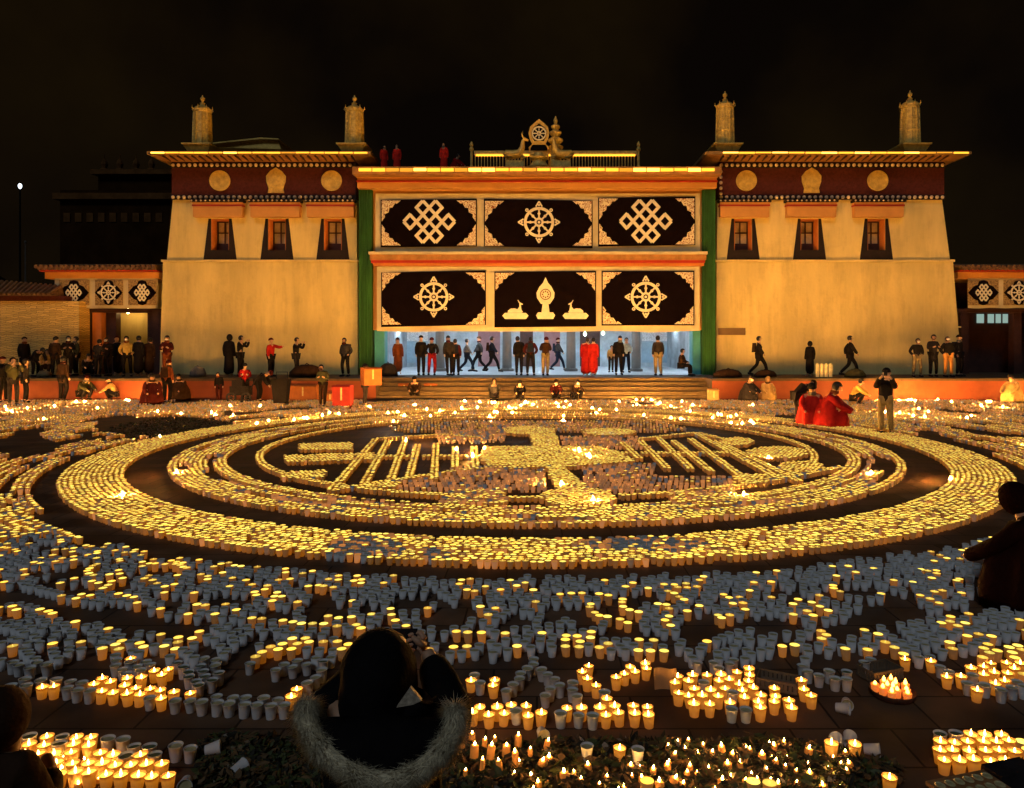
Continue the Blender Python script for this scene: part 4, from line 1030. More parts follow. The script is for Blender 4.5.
# ---- the near figures
NEAR = []
def near_hooded():
    Y = 2.25; px_ = Y/F
    X0 = GX(385, Y)
    root = thing('person', 'hooded person in black jacket with pale fur trim, seen from behind in the foreground', 'person', (X0, Y, 0))
    k = 1
    J = dict(pel=(0, .02, .76), sp=(0, .03, .92), ch=(0, .05, 1.05), nk=(0, .07, 1.17), hd=(-.005, .10, 1.29), cr=(-.005, .11, 1.375))
    for s, n in ((1, 'l'), (-1, 'r')):
        J['hip'+n] = (s*.10, .02, .72); J['kn'+n] = (s*.12, .16, .40); J['an'+n] = (s*.11, .0, .08); J['to'+n] = (s*.12, .15, .03)
        J['sh'+n] = (s*.16, .06, 1.125); J['el'+n] = (s*.225, .16, 1.02); J['wr'+n] = (s*.11, .30, 1.20); J['ha'+n] = (s*.07, .32, 1.27)
    J['shl'] = (.15, .06, 1.145); J['ell'] = (.215, .12, 1.06); J['wrl'] = (.125, .22, 1.19); J['hal'] = (.085, .25, 1.265)
    J['shr'] = (-.17, .06, 1.145); J['elr'] = (-.285, .09, 1.06); J['wrr'] = (-.12, .24, 1.17); J['har'] = (-.07, .27, 1.24)
    J = {a: Vector(b) for a, b in J.items()}
    names = ['pel', 'sp', 'ch', 'nk', 'hd', 'cr']+[q+n for n in 'lr' for q in ('hip', 'kn', 'an', 'to', 'sh', 'el', 'wr', 'ha')]
    ix = {n: i for i, n in enumerate(names)}
    E = [('pel', 'sp'), ('sp', 'ch'), ('ch', 'nk'), ('nk', 'hd'), ('hd', 'cr')]
    for n in 'lr': E += [('pel', 'hip'+n), ('hip'+n, 'kn'+n), ('kn'+n, 'an'+n), ('an'+n, 'to'+n), ('ch', 'sh'+n), ('sh'+n, 'el'+n), ('el'+n, 'wr'+n), ('wr'+n, 'ha'+n)]
    rad = dict(pel=.11, sp=.10, ch=.11, nk=.05, hd=(.075, .09), cr=(.055, .06), hip=.08, kn=.055, an=.04, to=.033, sh=.055, el=.04, wr=.028, ha=.028)
    skin_obj('body', [tuple(J[n]) for n in names], [(ix[a], ix[b]) for a, b in E], [rad[n if n in rad else n[:-1]] for n in names], M_skin, root, 0, 2)
    # five fingers per hand, curled round the phone
    for s, n in ((1, 'l'), (-1, 'r')):
        h = J['ha'+n]; b = MB()
        for i, ln in enumerate((.052, .060, .056, .044)):
            z0 = h.z+.028-.018*i
            b.tube([(h.x-s*.005, h.y+.012, z0), (h.x-s*.022, h.y+.034, z0+.012), (h.x-s*(.022+ln*.4), h.y+.040, z0+.010), (h.x-s*(.022+ln*.75), h.y+.026, z0+.004)], [.010, .0095, .009, .006], 8)
        b.tube([(h.x-s*.002, h.y-.012, h.z+.01), (h.x-s*.022, h.y-.022, h.z+.034), (h.x-s*.042, h.y-.016, h.z+.046)], [.012, .011, .007], 8)
        o = b.build('fingers', M_skin, smooth=True); o.parent = root
    nm = ['hem', 'pel', 'sp', 'ch', 'col']+[q+n for n in 'lr' for q in ('sh', 'el', 'wr')]
    pos = {n: J[n] for n in nm if n in J}; pos['hem'] = Vector((0, .02, .62))
    for n in 'lr': pos['wr'+n] = J['wr'+n].lerp(J['ha'+n], .8)
    pos['col'] = Vector((0, .075, 1.16))
    i2 = {n: i for i, n in enumerate(nm)}
    e2 = [('hem', 'pel'), ('pel', 'sp'), ('sp', 'ch'), ('ch', 'col')]+[e for n in 'lr' for e in (('ch', 'sh'+n), ('sh'+n, 'el'+n), ('el'+n, 'wr'+n))]
    r2 = dict(hem=(.215, .17), pel=(.205, .16), sp=(.195, .15), ch=(.185, .14), col=(.14, .12), sh=.105, el=.08, wr=.055)
    jk = skin_obj('jacket', [tuple(pos[n]) for n in nm], [(i2[a], i2[b]) for a, b in e2], [r2[n if n in r2 else n[:-1]] for n in nm], M_puff, root, 2, 2)
    nm = ['w']+[q+n for n in 'lr' for q in ('hip', 'kn', 'an')]
    i2 = {n: i for i, n in enumerate(nm)}; pos = {n: J[n] for n in nm if n in J}; pos['w'] = J['pel']
    skin_obj('trousers', [tuple(pos[n]) for n in nm], [(i2[a], i2[b]) for n in 'lr' for a, b in (('w', 'hip'+n), ('hip'+n, 'kn'+n), ('kn'+n, 'an'+n))], [dict(w=.13, hip=.10, kn=.075, an=.06)[n if n == 'w' else n[:-1]] for n in nm], cloth('black'), root, 0, 1)
    for n in 'lr':
        sh = MB(); sh.tube([tuple(J['an'+n]+Vector((0, -.05, -.03))), tuple(J['an'+n]+Vector((0, .04, -.035))), tuple(J['to'+n]), tuple(J['to'+n]+Vector((0, .05, -.002)))], [.05, .055, .042, .02], 8)
        o = sh.build('shoe', cloth('charcoal')); o.parent = root
    # inner hood over the head, with seams and creases
    b = MB(); v = []; fs = []; nn, mm = 26, 36
    hc = J['hd']+Vector((-.034, -.01, -.042))
    for i in range(nn+1):
        th = pi*.93*i/nn
        for j in range(mm):
            a = 2*pi*j/mm
            rx, ry, rz = .118, .135, .14
            fl = 1+.50*max(0, (i/nn-.55))**1.2*1.9          # widens into the shoulders
            cr_ = 1+.022*sin(a*5+i*.5)+.020*sin(i*.9+a*3)+.014*sin(a*9-i*.7)+.015*math.exp(-((a-1.5*pi)/.08)**2)
            zz = rz*cos(th) if i/nn < .6 else rz*cos(pi*.93*.6)-(i/nn-.6)*.42
            sr = sin(th) if i/nn < .5 else max(sin(th), .92-.05*(i/nn-.5))
            v.append((hc.x+rx*sr*fl*cr_*cos(a), hc.y+ry*sr*fl*cr_*sin(a), hc.z+zz))
    for i in range(nn):
        for j in range(mm):
            a = 2*pi*(j+.5)/mm
            if abs(a-pi/2) < .62 and .25 < i/nn < .72: continue      # face opening, away from us
            fs.append((i*mm+j, i*mm+(j+1) % mm, (i+1)*mm+(j+1) % mm, (i+1)*mm+j))
    b.add(v, fs); o = b.build('hood', M_puff, smooth=True); o.parent = root
    # folded-back outer hood : a pouch on the back, rimmed with fur
    lx = lambda p: GX(p, Y)-X0
    path = []
    ctrl = [(309, 700), (306, 716), (312, 734), (326, 752), (346, 768), (372, 779), (397, 780), (420, 770), (438, 754), (450, 738), (456, 722), (455, 706)]
    rimy = [-.02, -.05, -.085, -.11, -.13, -.145, -.145, -.13, -.11, -.085, -.05, -.02]
    for (p, q), yy in zip(ctrl, rimy):
        d = Y+yy; path.append(Vector((GX(p, d)-X0, yy, GZ(q, d))))
    b = MB(); rows = []
    top = [Vector((-.175+.33*i/11, -.01-.05*sin(pi*i/11), 1.165+.03*sin(pi*i/11))) for i in range(12)]
    v = []; fs = []
    for j in range(7):
        u = j/6
        for i in range(12):
            p = top[i].lerp(path[i], u); p = p+Vector((0, -.035*sin(pi*u), .0)); v.append(tuple(p))
    for j in range(6):
        for i in range(11): a = j*12+i; fs.append((a, a+1, a+13, a+12))
    b.add(v, fs); o = b.build('folded_hood', M_puff, smooth=True); o.parent = root
    md = o.modifiers.new('thick', 'SOLIDIFY'); md.thickness = .02
    # fur rim
    core = MB(); core.tube([tuple(p) for p in path], [.018]+[.028]*10+[.018], 8)
    fur = core; rng = random.Random(3)
    for i in range(30000):
        t = rng.random()*(len(path)-1); a = int(t); fct = t-a
        p = path[a].lerp(path[min(a+1, 11)], fct)
        d = (path[min(a+1, 11)]-path[a]).normalized()
        q = Vector((rng.gauss(0, 1), rng.gauss(-.35, 1), rng.gauss(0, 1))); q -= d*q.dot(d)*.8; q.normalize()
        ln = rng.uniform(.016, .044)*(0.75+.25*sin(t*3.1)+.15*sin(t*7.7)); base = p+q*.020
        side = q.cross(d).normalized()*rng.uniform(.0007, .0015)
        bend = Vector((rng.gauss(0, .010), rng.gauss(0, .006), -rng.uniform(.004, .022)))+d*rng.gauss(0, .012)
        mid = base+q*ln*.55+bend*.3; tip = base+q*ln+bend
        c0 = rng.choice((0, 0, 1, 1, 2))
        fur.add([tuple(base-side), tuple(base+side), tuple(mid+side*.7), tuple(mid-side*.7), tuple(tip)], [(0, 1, 2, 3), (3, 2, 4)], c0)
    me = bpy.data.meshes.new('fur_trim'); me.from_pydata(fur.v, [], fur.f)
    for m_ in (M_fur1, M_fur2, M_fur3): me.materials.append(m_)
    me.polygons.foreach_set('material_index', fur.m)
    o = bpy.data.objects.new('fur_trim', me); COL.objects.link(o); o.parent = root
    # phone held up in front of the face
    c = (J['hal']+J['har'])/2+Vector((0, .02, .03))
    p_ = MB(); p_.box(c.x-.045, c.x+.045, c.y, c.y+.009, c.z-.035, c.z+.035); o = p_.build('phone', cloth('charcoal')); o.parent = root
    # added pale panel standing in for cups seen through the arm gap
    tri = MB(); d = Y-.09
    pts = [(397, 706), (411, 686), (422, 699), (414, 703)]
    tri.add([(GX(p, d)-X0, -.10, GZ(q, d)) for p, q in pts]+[(GX(p, d)-X0, -.085, GZ(q, d)) for p, q in pts], [(0, 1, 2, 3), (7, 6, 5, 4), (0, 4, 5, 1), (1, 5, 6, 2), (2, 6, 7, 3), (3, 7, 4, 0)])
    o = tri.build('gap_panel', mat('striped_grey_panel', (.42, .36, .26), .5, .6, 70)); o.parent = root
M_puff = mat('black_shell_fabric', (.006, .005, .005), .9, .4, 6, .7, bscale=18, spec=.08)
M_fur1 = mat('fur_cream', (.86, .76, .50), .9, .15, 20); M_fur2 = mat('fur_grey', (.62, .56, .38), .9, .15, 20); M_fur3 = mat('fur_brown', (.30, .23, .13), .9, .2, 20)
near_hooded()

# right edge: a robed person kneeling and leaning left over the lamps
Yk = 6.35
person('person in dark maroon robe kneeling over the lamps at the right edge', 1034, Yk, 0, 1.75, -140, 'crouch', 'darkwine', 'darkwine', robe=True, detail=2, hood=True)
# left edge: a person in a tan brown coat, only the shoulder and side in frame
Yk2 = 2.35
person('person in brown coat standing at the left edge, only the right side in view', 0, Yk2, 0, 1.18, AW, 'phone', 'brown', 'black', hood=True, detail=2, X=GX(-14, Yk2), coat=1.2)
flush_skins()
# ---------------------------------------------------------------- butter lamps in paper cups
FL = 70.0                                            # flame radiance
M_flame = emitter('flame', (1.0, .44, .08), FL)
M_flame_far = emitter('small_flame', (1.0, .60, .12), 1.7, 'NONE')
M_flame_back = emitter('facade_light_flame', (1.0, 0.45, 0.09), 19500.0)  # strength raised far above the other flames to light the facade
M_cup = mat('white_paper', (.74, .74, .72), .7, .06, 9, trans=.12)
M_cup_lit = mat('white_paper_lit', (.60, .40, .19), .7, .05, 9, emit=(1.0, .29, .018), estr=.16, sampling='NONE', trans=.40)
M_wax = mat('set_butter', (.50, .42, .20), .5, .3, 30)
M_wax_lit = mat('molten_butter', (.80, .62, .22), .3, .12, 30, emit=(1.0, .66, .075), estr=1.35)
M_tallow = mat('green_brown_leaf_fill', (.13, .14, .05), .8, .5, 40)

def vary(m, lo, hi, hue=None):                       # glow strength differs at random from cup to cup
    nt = m.node_tree; p = nt.nodes['Principled BSDF']; g = nt.nodes.new('ShaderNodeNewGeometry')
    r = nt.nodes.new('ShaderNodeMapRange'); r.inputs['To Min'].default_value = lo; r.inputs['To Max'].default_value = hi
    nt.links.new(g.outputs['Random Per Island'], r.inputs['Value']); nt.links.new(r.outputs[0], p.inputs['Emission Strength'])
    if hue:
        c = nt.nodes.new('ShaderNodeValToRGB'); c.color_ramp.elements[0].color = (*hue[0], 1); c.color_ramp.elements[1].color = (*hue[1], 1)
        q = nt.nodes.new('ShaderNodeMath'); q.operation = 'MULTIPLY'; q.inputs[1].default_value = 7.31
        f = nt.nodes.new('ShaderNodeMath'); f.operation = 'FRACT'
        nt.links.new(g.outputs['Random Per Island'], q.inputs[0]); nt.links.new(q.outputs[0], f.inputs[0]); nt.links.new(f.outputs[0], c.inputs[0])
        nt.links.new(c.outputs[0], p.inputs['Emission Color'])
M_cup_dim = mat('white_paper_neighbour_glow', (.62, .46, .30), .7, .08, 9, emit=(1.0, .30, .04), estr=.12, sampling='NONE')  # unlit cups: warm light from neighbouring lamps painted in as emission
M_wax_dim = mat('unlit_butter_glow', (.45, .28, .10), .5, .3, 30, emit=(1.0, .45, .04), estr=.30, sampling='NONE')  # same painted neighbour glow on their unlit butter
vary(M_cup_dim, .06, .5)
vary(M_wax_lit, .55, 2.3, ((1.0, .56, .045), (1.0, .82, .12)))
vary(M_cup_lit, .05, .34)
RT, RB, CH = .036, .0265, .080
def cup_template(n, lit, near=False, tall=False):
    """verts, quads, tris/ngons as lists with material index : 0 paper 1 wax 2 flame"""
    v = []; f = []; m = []
    ring = lambda r, z: [(r*cos(2*pi*k/n), r*sin(2*pi*k/n), z) for k in range(n)]
    wl = .069 if near else (.0775 if lit else .070)
    rw = RB+(RT-RB)*wl/CH-.0012
    if near:
        prof = [(RB*.985, .0), (RB, .002), (RB+(RT-RB)*.5, CH*.5), (RT, CH-.003), (RT+.0022, CH-.0015), (RT+.0016, CH+.0008), (RT-.0012, CH), (RB+(RT-RB)*.7, wl-.004)]
    else:
        prof = [(RB, .0), (RT, CH), (rw, wl)]
    for r, z in prof: v += ring(r, z)
    for i in range(len(prof)-1):
        for k in range(n):
            q = (k+1) % n; f.append((i*n+k, i*n+q, (i+1)*n+q, (i+1)*n+k)); m.append(0)
    o = len(v); v += ring(rw-.0004 if near else rw, wl-(0 if near else .001)); f.append(tuple(o+k for k in range(n))); m.append(1)
    if lit:
        s = 6 if near else 4
        pr = [(0.0030, 0.001), (.0060, .008), (.0045, .018)] if near else ([(.010, .014)] if tall else [(.0062, .005)])
        z0 = wl; o = len(v)
        for r, z in pr: v += [(r*cos(2*pi*k/s+.4), r*sin(2*pi*k/s+.4), z0+z) for k in range(s)]
        top = len(v); v.append((0.0, 0.0, z0+(.050 if tall else .033 if near else .013))); bot = len(v); v.append((0, 0, z0+.0005))
        for i in range(len(pr)-1):
            for k in range(s): q = (k+1) % s; f.append((o+i*s+k, o+i*s+q, o+(i+1)*s+q, o+(i+1)*s+k)); m.append(2)
        l = o+(len(pr)-1)*s
        for k in range(s): q = (k+1) % s; f.append((l+k, l+q, top)); m.append(2); f.append((o+q, o+k, bot)); m.append(2)
    return np.array(v), f, np.array(m)

# --- where the lamps stand -------------------------------------------------
CC, OX = 16.4, 0.0                                     # centre of the mandala
stuff = []                                             # x, y, lit, scale, tiltx, tilty, bright
def put(x, y, lit, sc=1.0): stuff.append((x, y, lit, sc))
def vis(x, y, pad=60):
    if y < 2: return False
    px = CX+x*F/y
    return -pad < px < 1024+pad
def vnoise(x, y, s, seed=0):
    x, y = x*s+seed*17.3, y*s+seed*9.1
    xi, yi = math.floor(x), math.floor(y); u, q = x-xi, y-yi
    u = u*u*(3-2*u); q = q*q*(3-2*q)
    h = lambda a, b: (math.sin(a*127.1+b*311.7+seed*74.7)*43758.5453) % 1
    return (h(xi, yi)*(1-u)+h(xi+1, yi)*u)*(1-q)+(h(xi, yi+1)*(1-u)+h(xi+1, yi+1)*u)*q

def ring_rows(r0, r1, dr, da, fn):
    r = r0
    while r <= r1+1e-6:
        n = int(2*pi*r/da); off = R.random()
        for k in range(n):
            a = 2*pi*(k+off)/n
            x, y = OX+r*sin(a), CC-r*cos(a)
            if not vis(x, y): continue
            q = fn(x, y, r, a)
            if q is None: continue
            put(x+R.gauss(0, .006), y+R.gauss(0, .006), q, R.uniform(.94, 1.05))
        r += dr
def on_path(px, py):                                   # walking gaps / piles of the photograph
    return False
PATCH = [(205, 497, 40, 8), (365, 548, 40, 12), (640, 543, 70, 7), (250, 465, 10, 6), (430, 553, 24, 6), (845, 556, 40, 6)]
def patch(x, y):
    px, py = CX+x*F/y, HZ+F*(HC-.08)/y
    return any(((px-a)/c)**2+((py-b)/d)**2 < 1 for a, b, c, d in PATCH)
# ring A : broad outer ring
ring_rows(8.03, 8.93, .079, .077, lambda x, y, r, a: ((0 if R.random() < .6 else 3) if (patch(x, y) and R.random() < .8) else (3 if R.random() < .06 else 1)) if R.random() < .975 else None)
# ring B
def fB(x, y, r, a):
    row = round((r-6.38)/.083)
    n1 = vnoise(a*6.4, row*.55, 1.0, 3)
    if row in (0, 11): return 1 if R.random() < .75 else (3 if R.random() < .8 else None)
    if n1 < .33: return None
    if row == 3 and vnoise(a*9, 0, 1, 9) < .6: return None
    return 1 if n1 > .42 and R.random() < .9 else (3 if R.random() < .8 else 0)
ring_rows(6.38, 7.34, .083, .080, fB)
# ring C : thin line
ring_rows(5.72, 5.80, .08, .080, lambda x, y, r, a: 1 if R.random() < .97 else None)

# emblem inside, traced on the ground plane
HT = HC-.08
def gp(px, py): return gnd(px, py, .08)
def inside(p, poly):
    x, y = p; c = False; j = len(poly)-1
    for i in range(len(poly)):
        xi, yi = poly[i]; xj, yj = poly[j]
        if (yi > y) != (yj > y) and x < (xj-xi)*(y-yi)/(yj-yi)+xi: c = not c
        j = i
    return c
def fill(poly_px, lit=.97, sp=.080, skip=0.0, rowsp=None):
    P_ = [gp(*p) for p in poly_px]
    x0, x1 = min(p[0] for p in P_), max(p[0] for p in P_); y0, y1 = min(p[1] for p in P_), max(p[1] for p in P_)
    y = y0; k = 0
    while y <= y1:
        x = x0+(k % 2)*sp/2
        while x <= x1:
            if inside((x, y), P_) and R.random() > skip: put(x+R.gauss(0, .006), y+R.gauss(0, .006), 1 if R.random() < lit else (3 if R.random() < .85 else 0), R.uniform(.94, 1.05))
            x += sp
        y += (rowsp or sp*.92); k += 1
def ell(cx, cy, rx, ry, n=20): return [(cx+rx*cos(2*pi*k/n), cy+ry*sin(2*pi*k/n)) for k in range(n)]
def line(pts_px, rows=2, lit=.97, sp=.080, gap=.02):
    P_ = [Vector(gp(*p)) for p in pts_px]
    for a, b in zip(P_, P_[1:]):
        d = b-a; n = max(1, int(d.length/sp)); t = d.normalized(); nn = Vector((-t.y, t.x))
        for i in range(n):
            if R.random() < gap: continue
            for r in range(rows):
                p = a+t*(i+.5)*d.length/n+nn*(r-(rows-1)/2)*.08
                put(p.x+R.gauss(0, .005), p.y+R.gauss(0, .005), 1 if R.random() < lit else 0, R.uniform(.95, 1.05))
fill(ell(578, 496.5, 39, 9.5))                                                   # base of the stem
fill([(527, 428), (554, 428), (560, 446), (568, 470), (592, 489), (558, 490), (548, 470), (536, 450)])
fill(ell(527, 430, 24, 4)); fill(ell(609, 431.5, 27, 3.6))
fill([(485, 446), (600, 446), (622, 452), (636, 461), (560, 467), (488, 465), (478, 456)])
line([(352, 455.5), (480, 455.5)], 3); line([(620, 452.5), (745, 452)], 3)
for a, b in (((376, 438), (331, 490)), ((388, 440), (364, 483)), ((405, 440), (391, 478)), ((418, 444), (409, 476)), ((436, 443), (434, 479)), ((455, 446), (455, 467)), ((474, 446), (476, 468)),
             ((640, 440), (668, 468)), ((658, 437), (691, 468)), ((673, 440), (712, 471)), ((690, 438), (742, 476)), ((696, 433), (778, 477)), ((716, 440), (800, 481)), ((622, 442), (640, 458))):
    line([a, b], 2, .98)
line([(376, 438), (440, 434), (480, 437)], 2); line([(640, 438), (696, 432), (730, 440)], 2)
fill([(300, 443), (352, 442), (352, 449), (298, 449)]); fill([(284, 455), (374, 452), (374, 459), (286, 462)]); fill([(280, 471), (326, 470), (326, 477), (284, 478)])
fill(ell(737, 441, 17, 4)); fill(ell(777, 452, 31, 6)); fill(ell(801, 466, 23, 5.5))
fill([(361, 482), (398, 481), (398, 486), (358, 487)]); line([(330, 490), (362, 484), (470, 468), (540, 466)], 2)
fill([(398, 476), (545, 472), (546, 489), (396, 490)], .06, .088, .10, .20); fill([(455, 466), (545, 466), (545, 472), (440, 474)], .06, .088, .12, .20)
fill([(445, 490), (508, 487), (506, 502), (440, 502)], .45, .082, .1)
fill([(583, 464), (655, 462), (657, 489), (586, 489)], .06, .088, .08, .20); fill([(657, 476), (735, 474), (735, 486), (657, 488)], .06, .088, .1, .20)
fill([(668, 490), (733, 488), (737, 496), (672, 500)], .5, .082, .1); fill([(733, 473), (770, 474), (768, 482), (735, 482)]); line([(770, 480), (842, 466)], 2, .8)
fill([(435, 430), (505, 428), (505, 440), (440, 442)], .10, .088, .1, .24); fill([(560, 436), (640, 436), (650, 446), (600, 446), (562, 444)], .10, .088, .1, .24)
fill([(420, 420), (655, 420), (690, 428), (660, 430), (410, 431), (390, 427)], .45, .088, .12, .30)
line([(300, 506), (430, 519), (520, 521)], 1, .7); line([(590, 520), (680, 516), (790, 500)], 1, .7)

# outer field : rows that follow the rings, broken by beds left bare
def fO(x, y, r, a):
    if r < 9.25 or y > 28.6: return None
    if y < 8.6 and r < 10.95: return None              # near bands are laid out separately
    if y < 8.6: return None
    px, py = CX+x*F/y, HZ+F*HC/y
    if ((px-165)/72)**2+((py-428)/11)**2 < 1: return None
    if ((px-25)/40)**2+((py-448)/12)**2 < .8: return None
    if ((px-855)/45)**2+((py-441)/5)**2 < 1: return None
    if px > 985 and 470 < py < 600: return None
    n1 = vnoise(x, y*.45, .5, 1); n2 = vnoise(a*11, r*2.2, 1, 4)
    if y > 23: return (1 if R.random() < .45 else (3 if R.random() < .8 else 0)) if n2 > .36 and R.random() < .75 else None
    if n1 < .28 or n2 < .40: return None
    return 1 if R.random() < .35+.5*n1 else (3 if R.random() < .75 else 0)
r = 9.3
while r < 31:
    ring_rows(r, r+.001, 1, .083 if r < 14 else .10, fO); r += R.choice((.09, .09, .16, .22))

# band 1 (between the broad ring and the first path) : scrolls
def arc(cx, cy, rad, a0, a1, lit, rows=1):
    n = max(2, int(abs(a1-a0)*rad/.086))
    for i in range(n):
        a = a0+(a1-a0)*i/n
        for k in range(rows):
            q = rad+.085*k; x, y = cx+q*cos(a), cy+q*sin(a)
            rr = math.hypot(x-OX, y-CC)
            if 9.42 < rr < 10.78 and vis(x, y, 30): put(x+R.gauss(0, .01), y+R.gauss(0, .01), 1 if R.random() < lit else 0, R.uniform(.94, 1.06))
def polar(r, th): return OX+r*sin(th), CC-r*cos(th)
LIT1 = lambda th: .9 if th < -.42 else (.45 if th < -.18 else (.22 if th < -.06 else .40 if th < .16 else .2))
n = 0
th = -.95
while th < .95:
    lt = LIT1(th)
    gx_ = [(-.225, .2)]
    for rr in (9.52, 9.62):
        for j in range(8):
            t2 = th+j*.0087
            if R.random() < .78 and vnoise(t2*16, rr, 1, 6) > .25: put(*polar(rr+R.gauss(0, .012), t2), 1 if R.random() < lt*.8 else 0, 1)
    for j in range(8):
        t2 = th+j*.0083
        if vnoise(t2*14, 3, 1, 2) > .32: put(*polar(10.70+R.gauss(0, .01), t2), 1 if R.random() < (.75 if vnoise(t2*9, 1, 1, 5) > .55 else .08) else 0, 1)
    x, y = polar(10.15, th+.045)
    k = n % 3
    big = 1 if vnoise(th*7, 2, 1, 8) > .5 else 0
    l2 = min(1, lt+.45*big) if R.random() < .6 else lt*.3
    if k == 0: arc(x, y, .42, .2, 4.6, l2); arc(x+.05, y, .20, 2.6, 6.6, l2)
    elif k == 1: arc(x-.2, y, .36, -1.2, 2.2, l2, 2); arc(x+.25, y+.1, .30, 1.6, 4.9, lt)
    else: arc(x, y+.12, .34, 0, 3.3, l2); arc(x+.1, y-.25, .28, 3.0, 6.2, lt*.7); arc(x-.3, y, .13, 0, 6, lt)
    th += .066; n += 1
def sparse(x, y, r, a):                               # loose cups between the scrolls
    if y > 8.6 or y < 5.35: return None
    if r < 9.45 or 10.76 < r < 11.06 or r > 11.75: return None
    px, py = CX+x*F/y, HZ+F*HC/y
    if px > 965 and 540 < py < 625: return None
    q = vnoise(x*1.0, y*1.6, 2.4, 12)
    if q < .50 or R.random() < .22: return None
    return 1 if R.random() < (.5 if a < -.3 else .22) else 0
ring_rows(9.47, 11.7, .098, .094, sparse)
def blockpx(poly, lit, sp=.088, skip=.12):
    P_ = [gnd(*p) for p in poly]
    x0, x1 = min(p[0] for p in P_), max(p[0] for p in P_); y0, y1 = min(p[1] for p in P_), max(p[1] for p in P_)
    y = y0; k = 0
    while y <= y1:
        x = x0+(k % 2)*sp/2
        while x <= x1:
            if inside((x, y), P_) and R.random() > skip: put(x+R.gauss(0, .012), y+R.gauss(0, .012), 1 if R.random() < lit else 0, R.uniform(.93, 1.06))
            x += sp
        y += sp; k += 1
blockpx([(522, 583), (760, 578), (900, 560), (960, 556), (960, 575), (860, 592), (700, 602), (540, 600)], .015, .098, .25)
blockpx([(655, 600), (720, 598), (760, 612), (700, 622)], .05, .098, .3)
blockpx([(880, 575), (975, 565), (978, 600), (905, 604)], .05, .1, .25)
blockpx([(95, 560), (140, 552), (150, 575), (105, 585)], .03, .092, .25)
blockpx([(0, 515), (30, 512), (32, 525), (0, 530)], .9)

# --- the near bands : curves of single cups, base positions in the photograph -----------------
CURVES = []
def curve(desc, pts, pat, sp=.086): CURVES.append((desc, [gnd(*p) for p in pts], pat, sp))
c = curve
HP = 'the hooded person'
c('front row left of '+HP, [(14, 697), (100, 703), (150, 709), (190, 714), (235, 717), (262, 719), (286, 718)], 'UULLUUULLLLULUUUUUUUUU')
c('short curve ending at the hooded shoulder', [(291, 709), (302, 697), (318, 688)], 'LLUU')
c('second row above the left front row', [(92, 696), (112, 693), (130, 690), (147, 688), (160, 686)], 'LLLLL')
c('topmost grey row at the left edge', [(0, 616), (22, 618), (40, 626), (62, 645)], 'LUUUUU')
c('second grey row at the left edge', [(0, 634), (20, 638), (38, 648), (58, 668)], 'UUUUUU')
c('third grey row at the left edge', [(0, 652), (16, 657), (30, 666), (45, 676)], 'ULUUUU')
c('fourth grey row at the left edge', [(0, 672), (16, 674), (26, 680)], 'UUU')
c('short row under the dark path at the left', [(74, 644), (90, 641), (108, 645)], 'LUUU')
c('short grey row behind the left lit row', [(98, 652), (115, 650), (132, 652)], 'UULU')
c('glowing row in the left middle', [(103, 660), (133, 658), (150, 657), (168, 650), (180, 648), (192, 646)], 'LULLLLL')
c('grey column in the left middle', [(114, 666), (119, 678), (132, 690)], 'UUUL')
c('second grey column in the left middle', [(126, 664), (132, 676), (148, 686)], 'UUU')
c('dull green column left of '+HP, [(172, 665), (184, 680), (198, 698)], 'GGGG')
c('second green column near '+HP, [(185, 660), (197, 674), (211, 692)], 'GGGG')
c('curved grey row right of the dull green columns', [(198, 644), (215, 648), (226, 658), (218, 672), (212, 682)], 'UUUUUUU')
c('short grey row above the left arc', [(212, 636), (228, 641), (236, 652)], 'UUUU')
c('rearmost row left of '+HP, [(240, 640), (255, 641), (270, 640), (286, 643), (302, 643), (320, 644)], 'UUUUUUUU')
c('glowing arc left of '+HP, [(249, 674), (257, 666), (266, 661), (285, 659), (310, 658), (342, 660)], 'ULLLLLLLL')
c('grey row under the glowing arc', [(278, 681), (297, 677), (308, 675), (322, 674)], 'UUUG')
# right of the hooded figure
c('front row right of '+HP, [(563, 728), (577, 728), (591, 728), (606, 727), (621, 725), (634, 727), (648, 727)], 'UUULLLL')
c('crook behind the right front row', [(545, 708), (552, 697), (566, 698), (577, 708)], 'UUUUU')
c('slanting row behind the right front row', [(585, 684), (591, 692), (600, 701), (608, 712)], 'LLUL')
c('short glowing row left of the cardboard sheet', [(617, 690), (627, 684), (645, 681)], 'LLL')
c('grey zigzag right of '+HP, [(507, 702), (517, 694), (522, 683), (530, 675), (541, 680), (555, 690)], 'UUUUUUUU')
c('rearmost row right of '+HP, [(495, 662), (507, 660), (523, 656), (546, 657), (568, 656), (595, 657), (619, 661), (640, 660), (662, 662)], 'UULUUULLULUULLL')
c('grey row beside the hood', [(428, 660), (447, 664), (462, 662), (476, 661)], 'LUUU')
c('broken row beside the raised arm', [(470, 692), (483, 697), (494, 698), (505, 698)], 'LULU')
c('deep orange row beside the raised arm', [(474, 726), (488, 727), (500, 725), (515, 725), (527, 728), (542, 727)], 'LLLULL')
c('glowing row right of the cardboard sheet', [(676, 694), (690, 693), (703, 694), (718, 693), (733, 690), (750, 686)], 'LULLLL')
c('second glowing row right of the cardboard sheet', [(678, 705), (693, 708), (709, 707), (722, 708), (737, 704), (752, 700)], 'LLLULL')
c('front glowing row right of the cardboard sheet', [(696, 716), (708, 716)], 'L')
c('front row before the wire basket', [(730, 722), (744, 722), (757, 721), (770, 722), (790, 720)], 'UULLL')
c('middle row before the wire basket', [(745, 711), (760, 709), (776, 707)], 'LLL')
c('grey crook right of the middle', [(680, 656), (690, 666), (697, 674)], 'UUUU')
c('grey hook right of the middle', [(714, 674), (720, 662), (733, 656), (748, 650), (760, 648)], 'UUUUUUU')
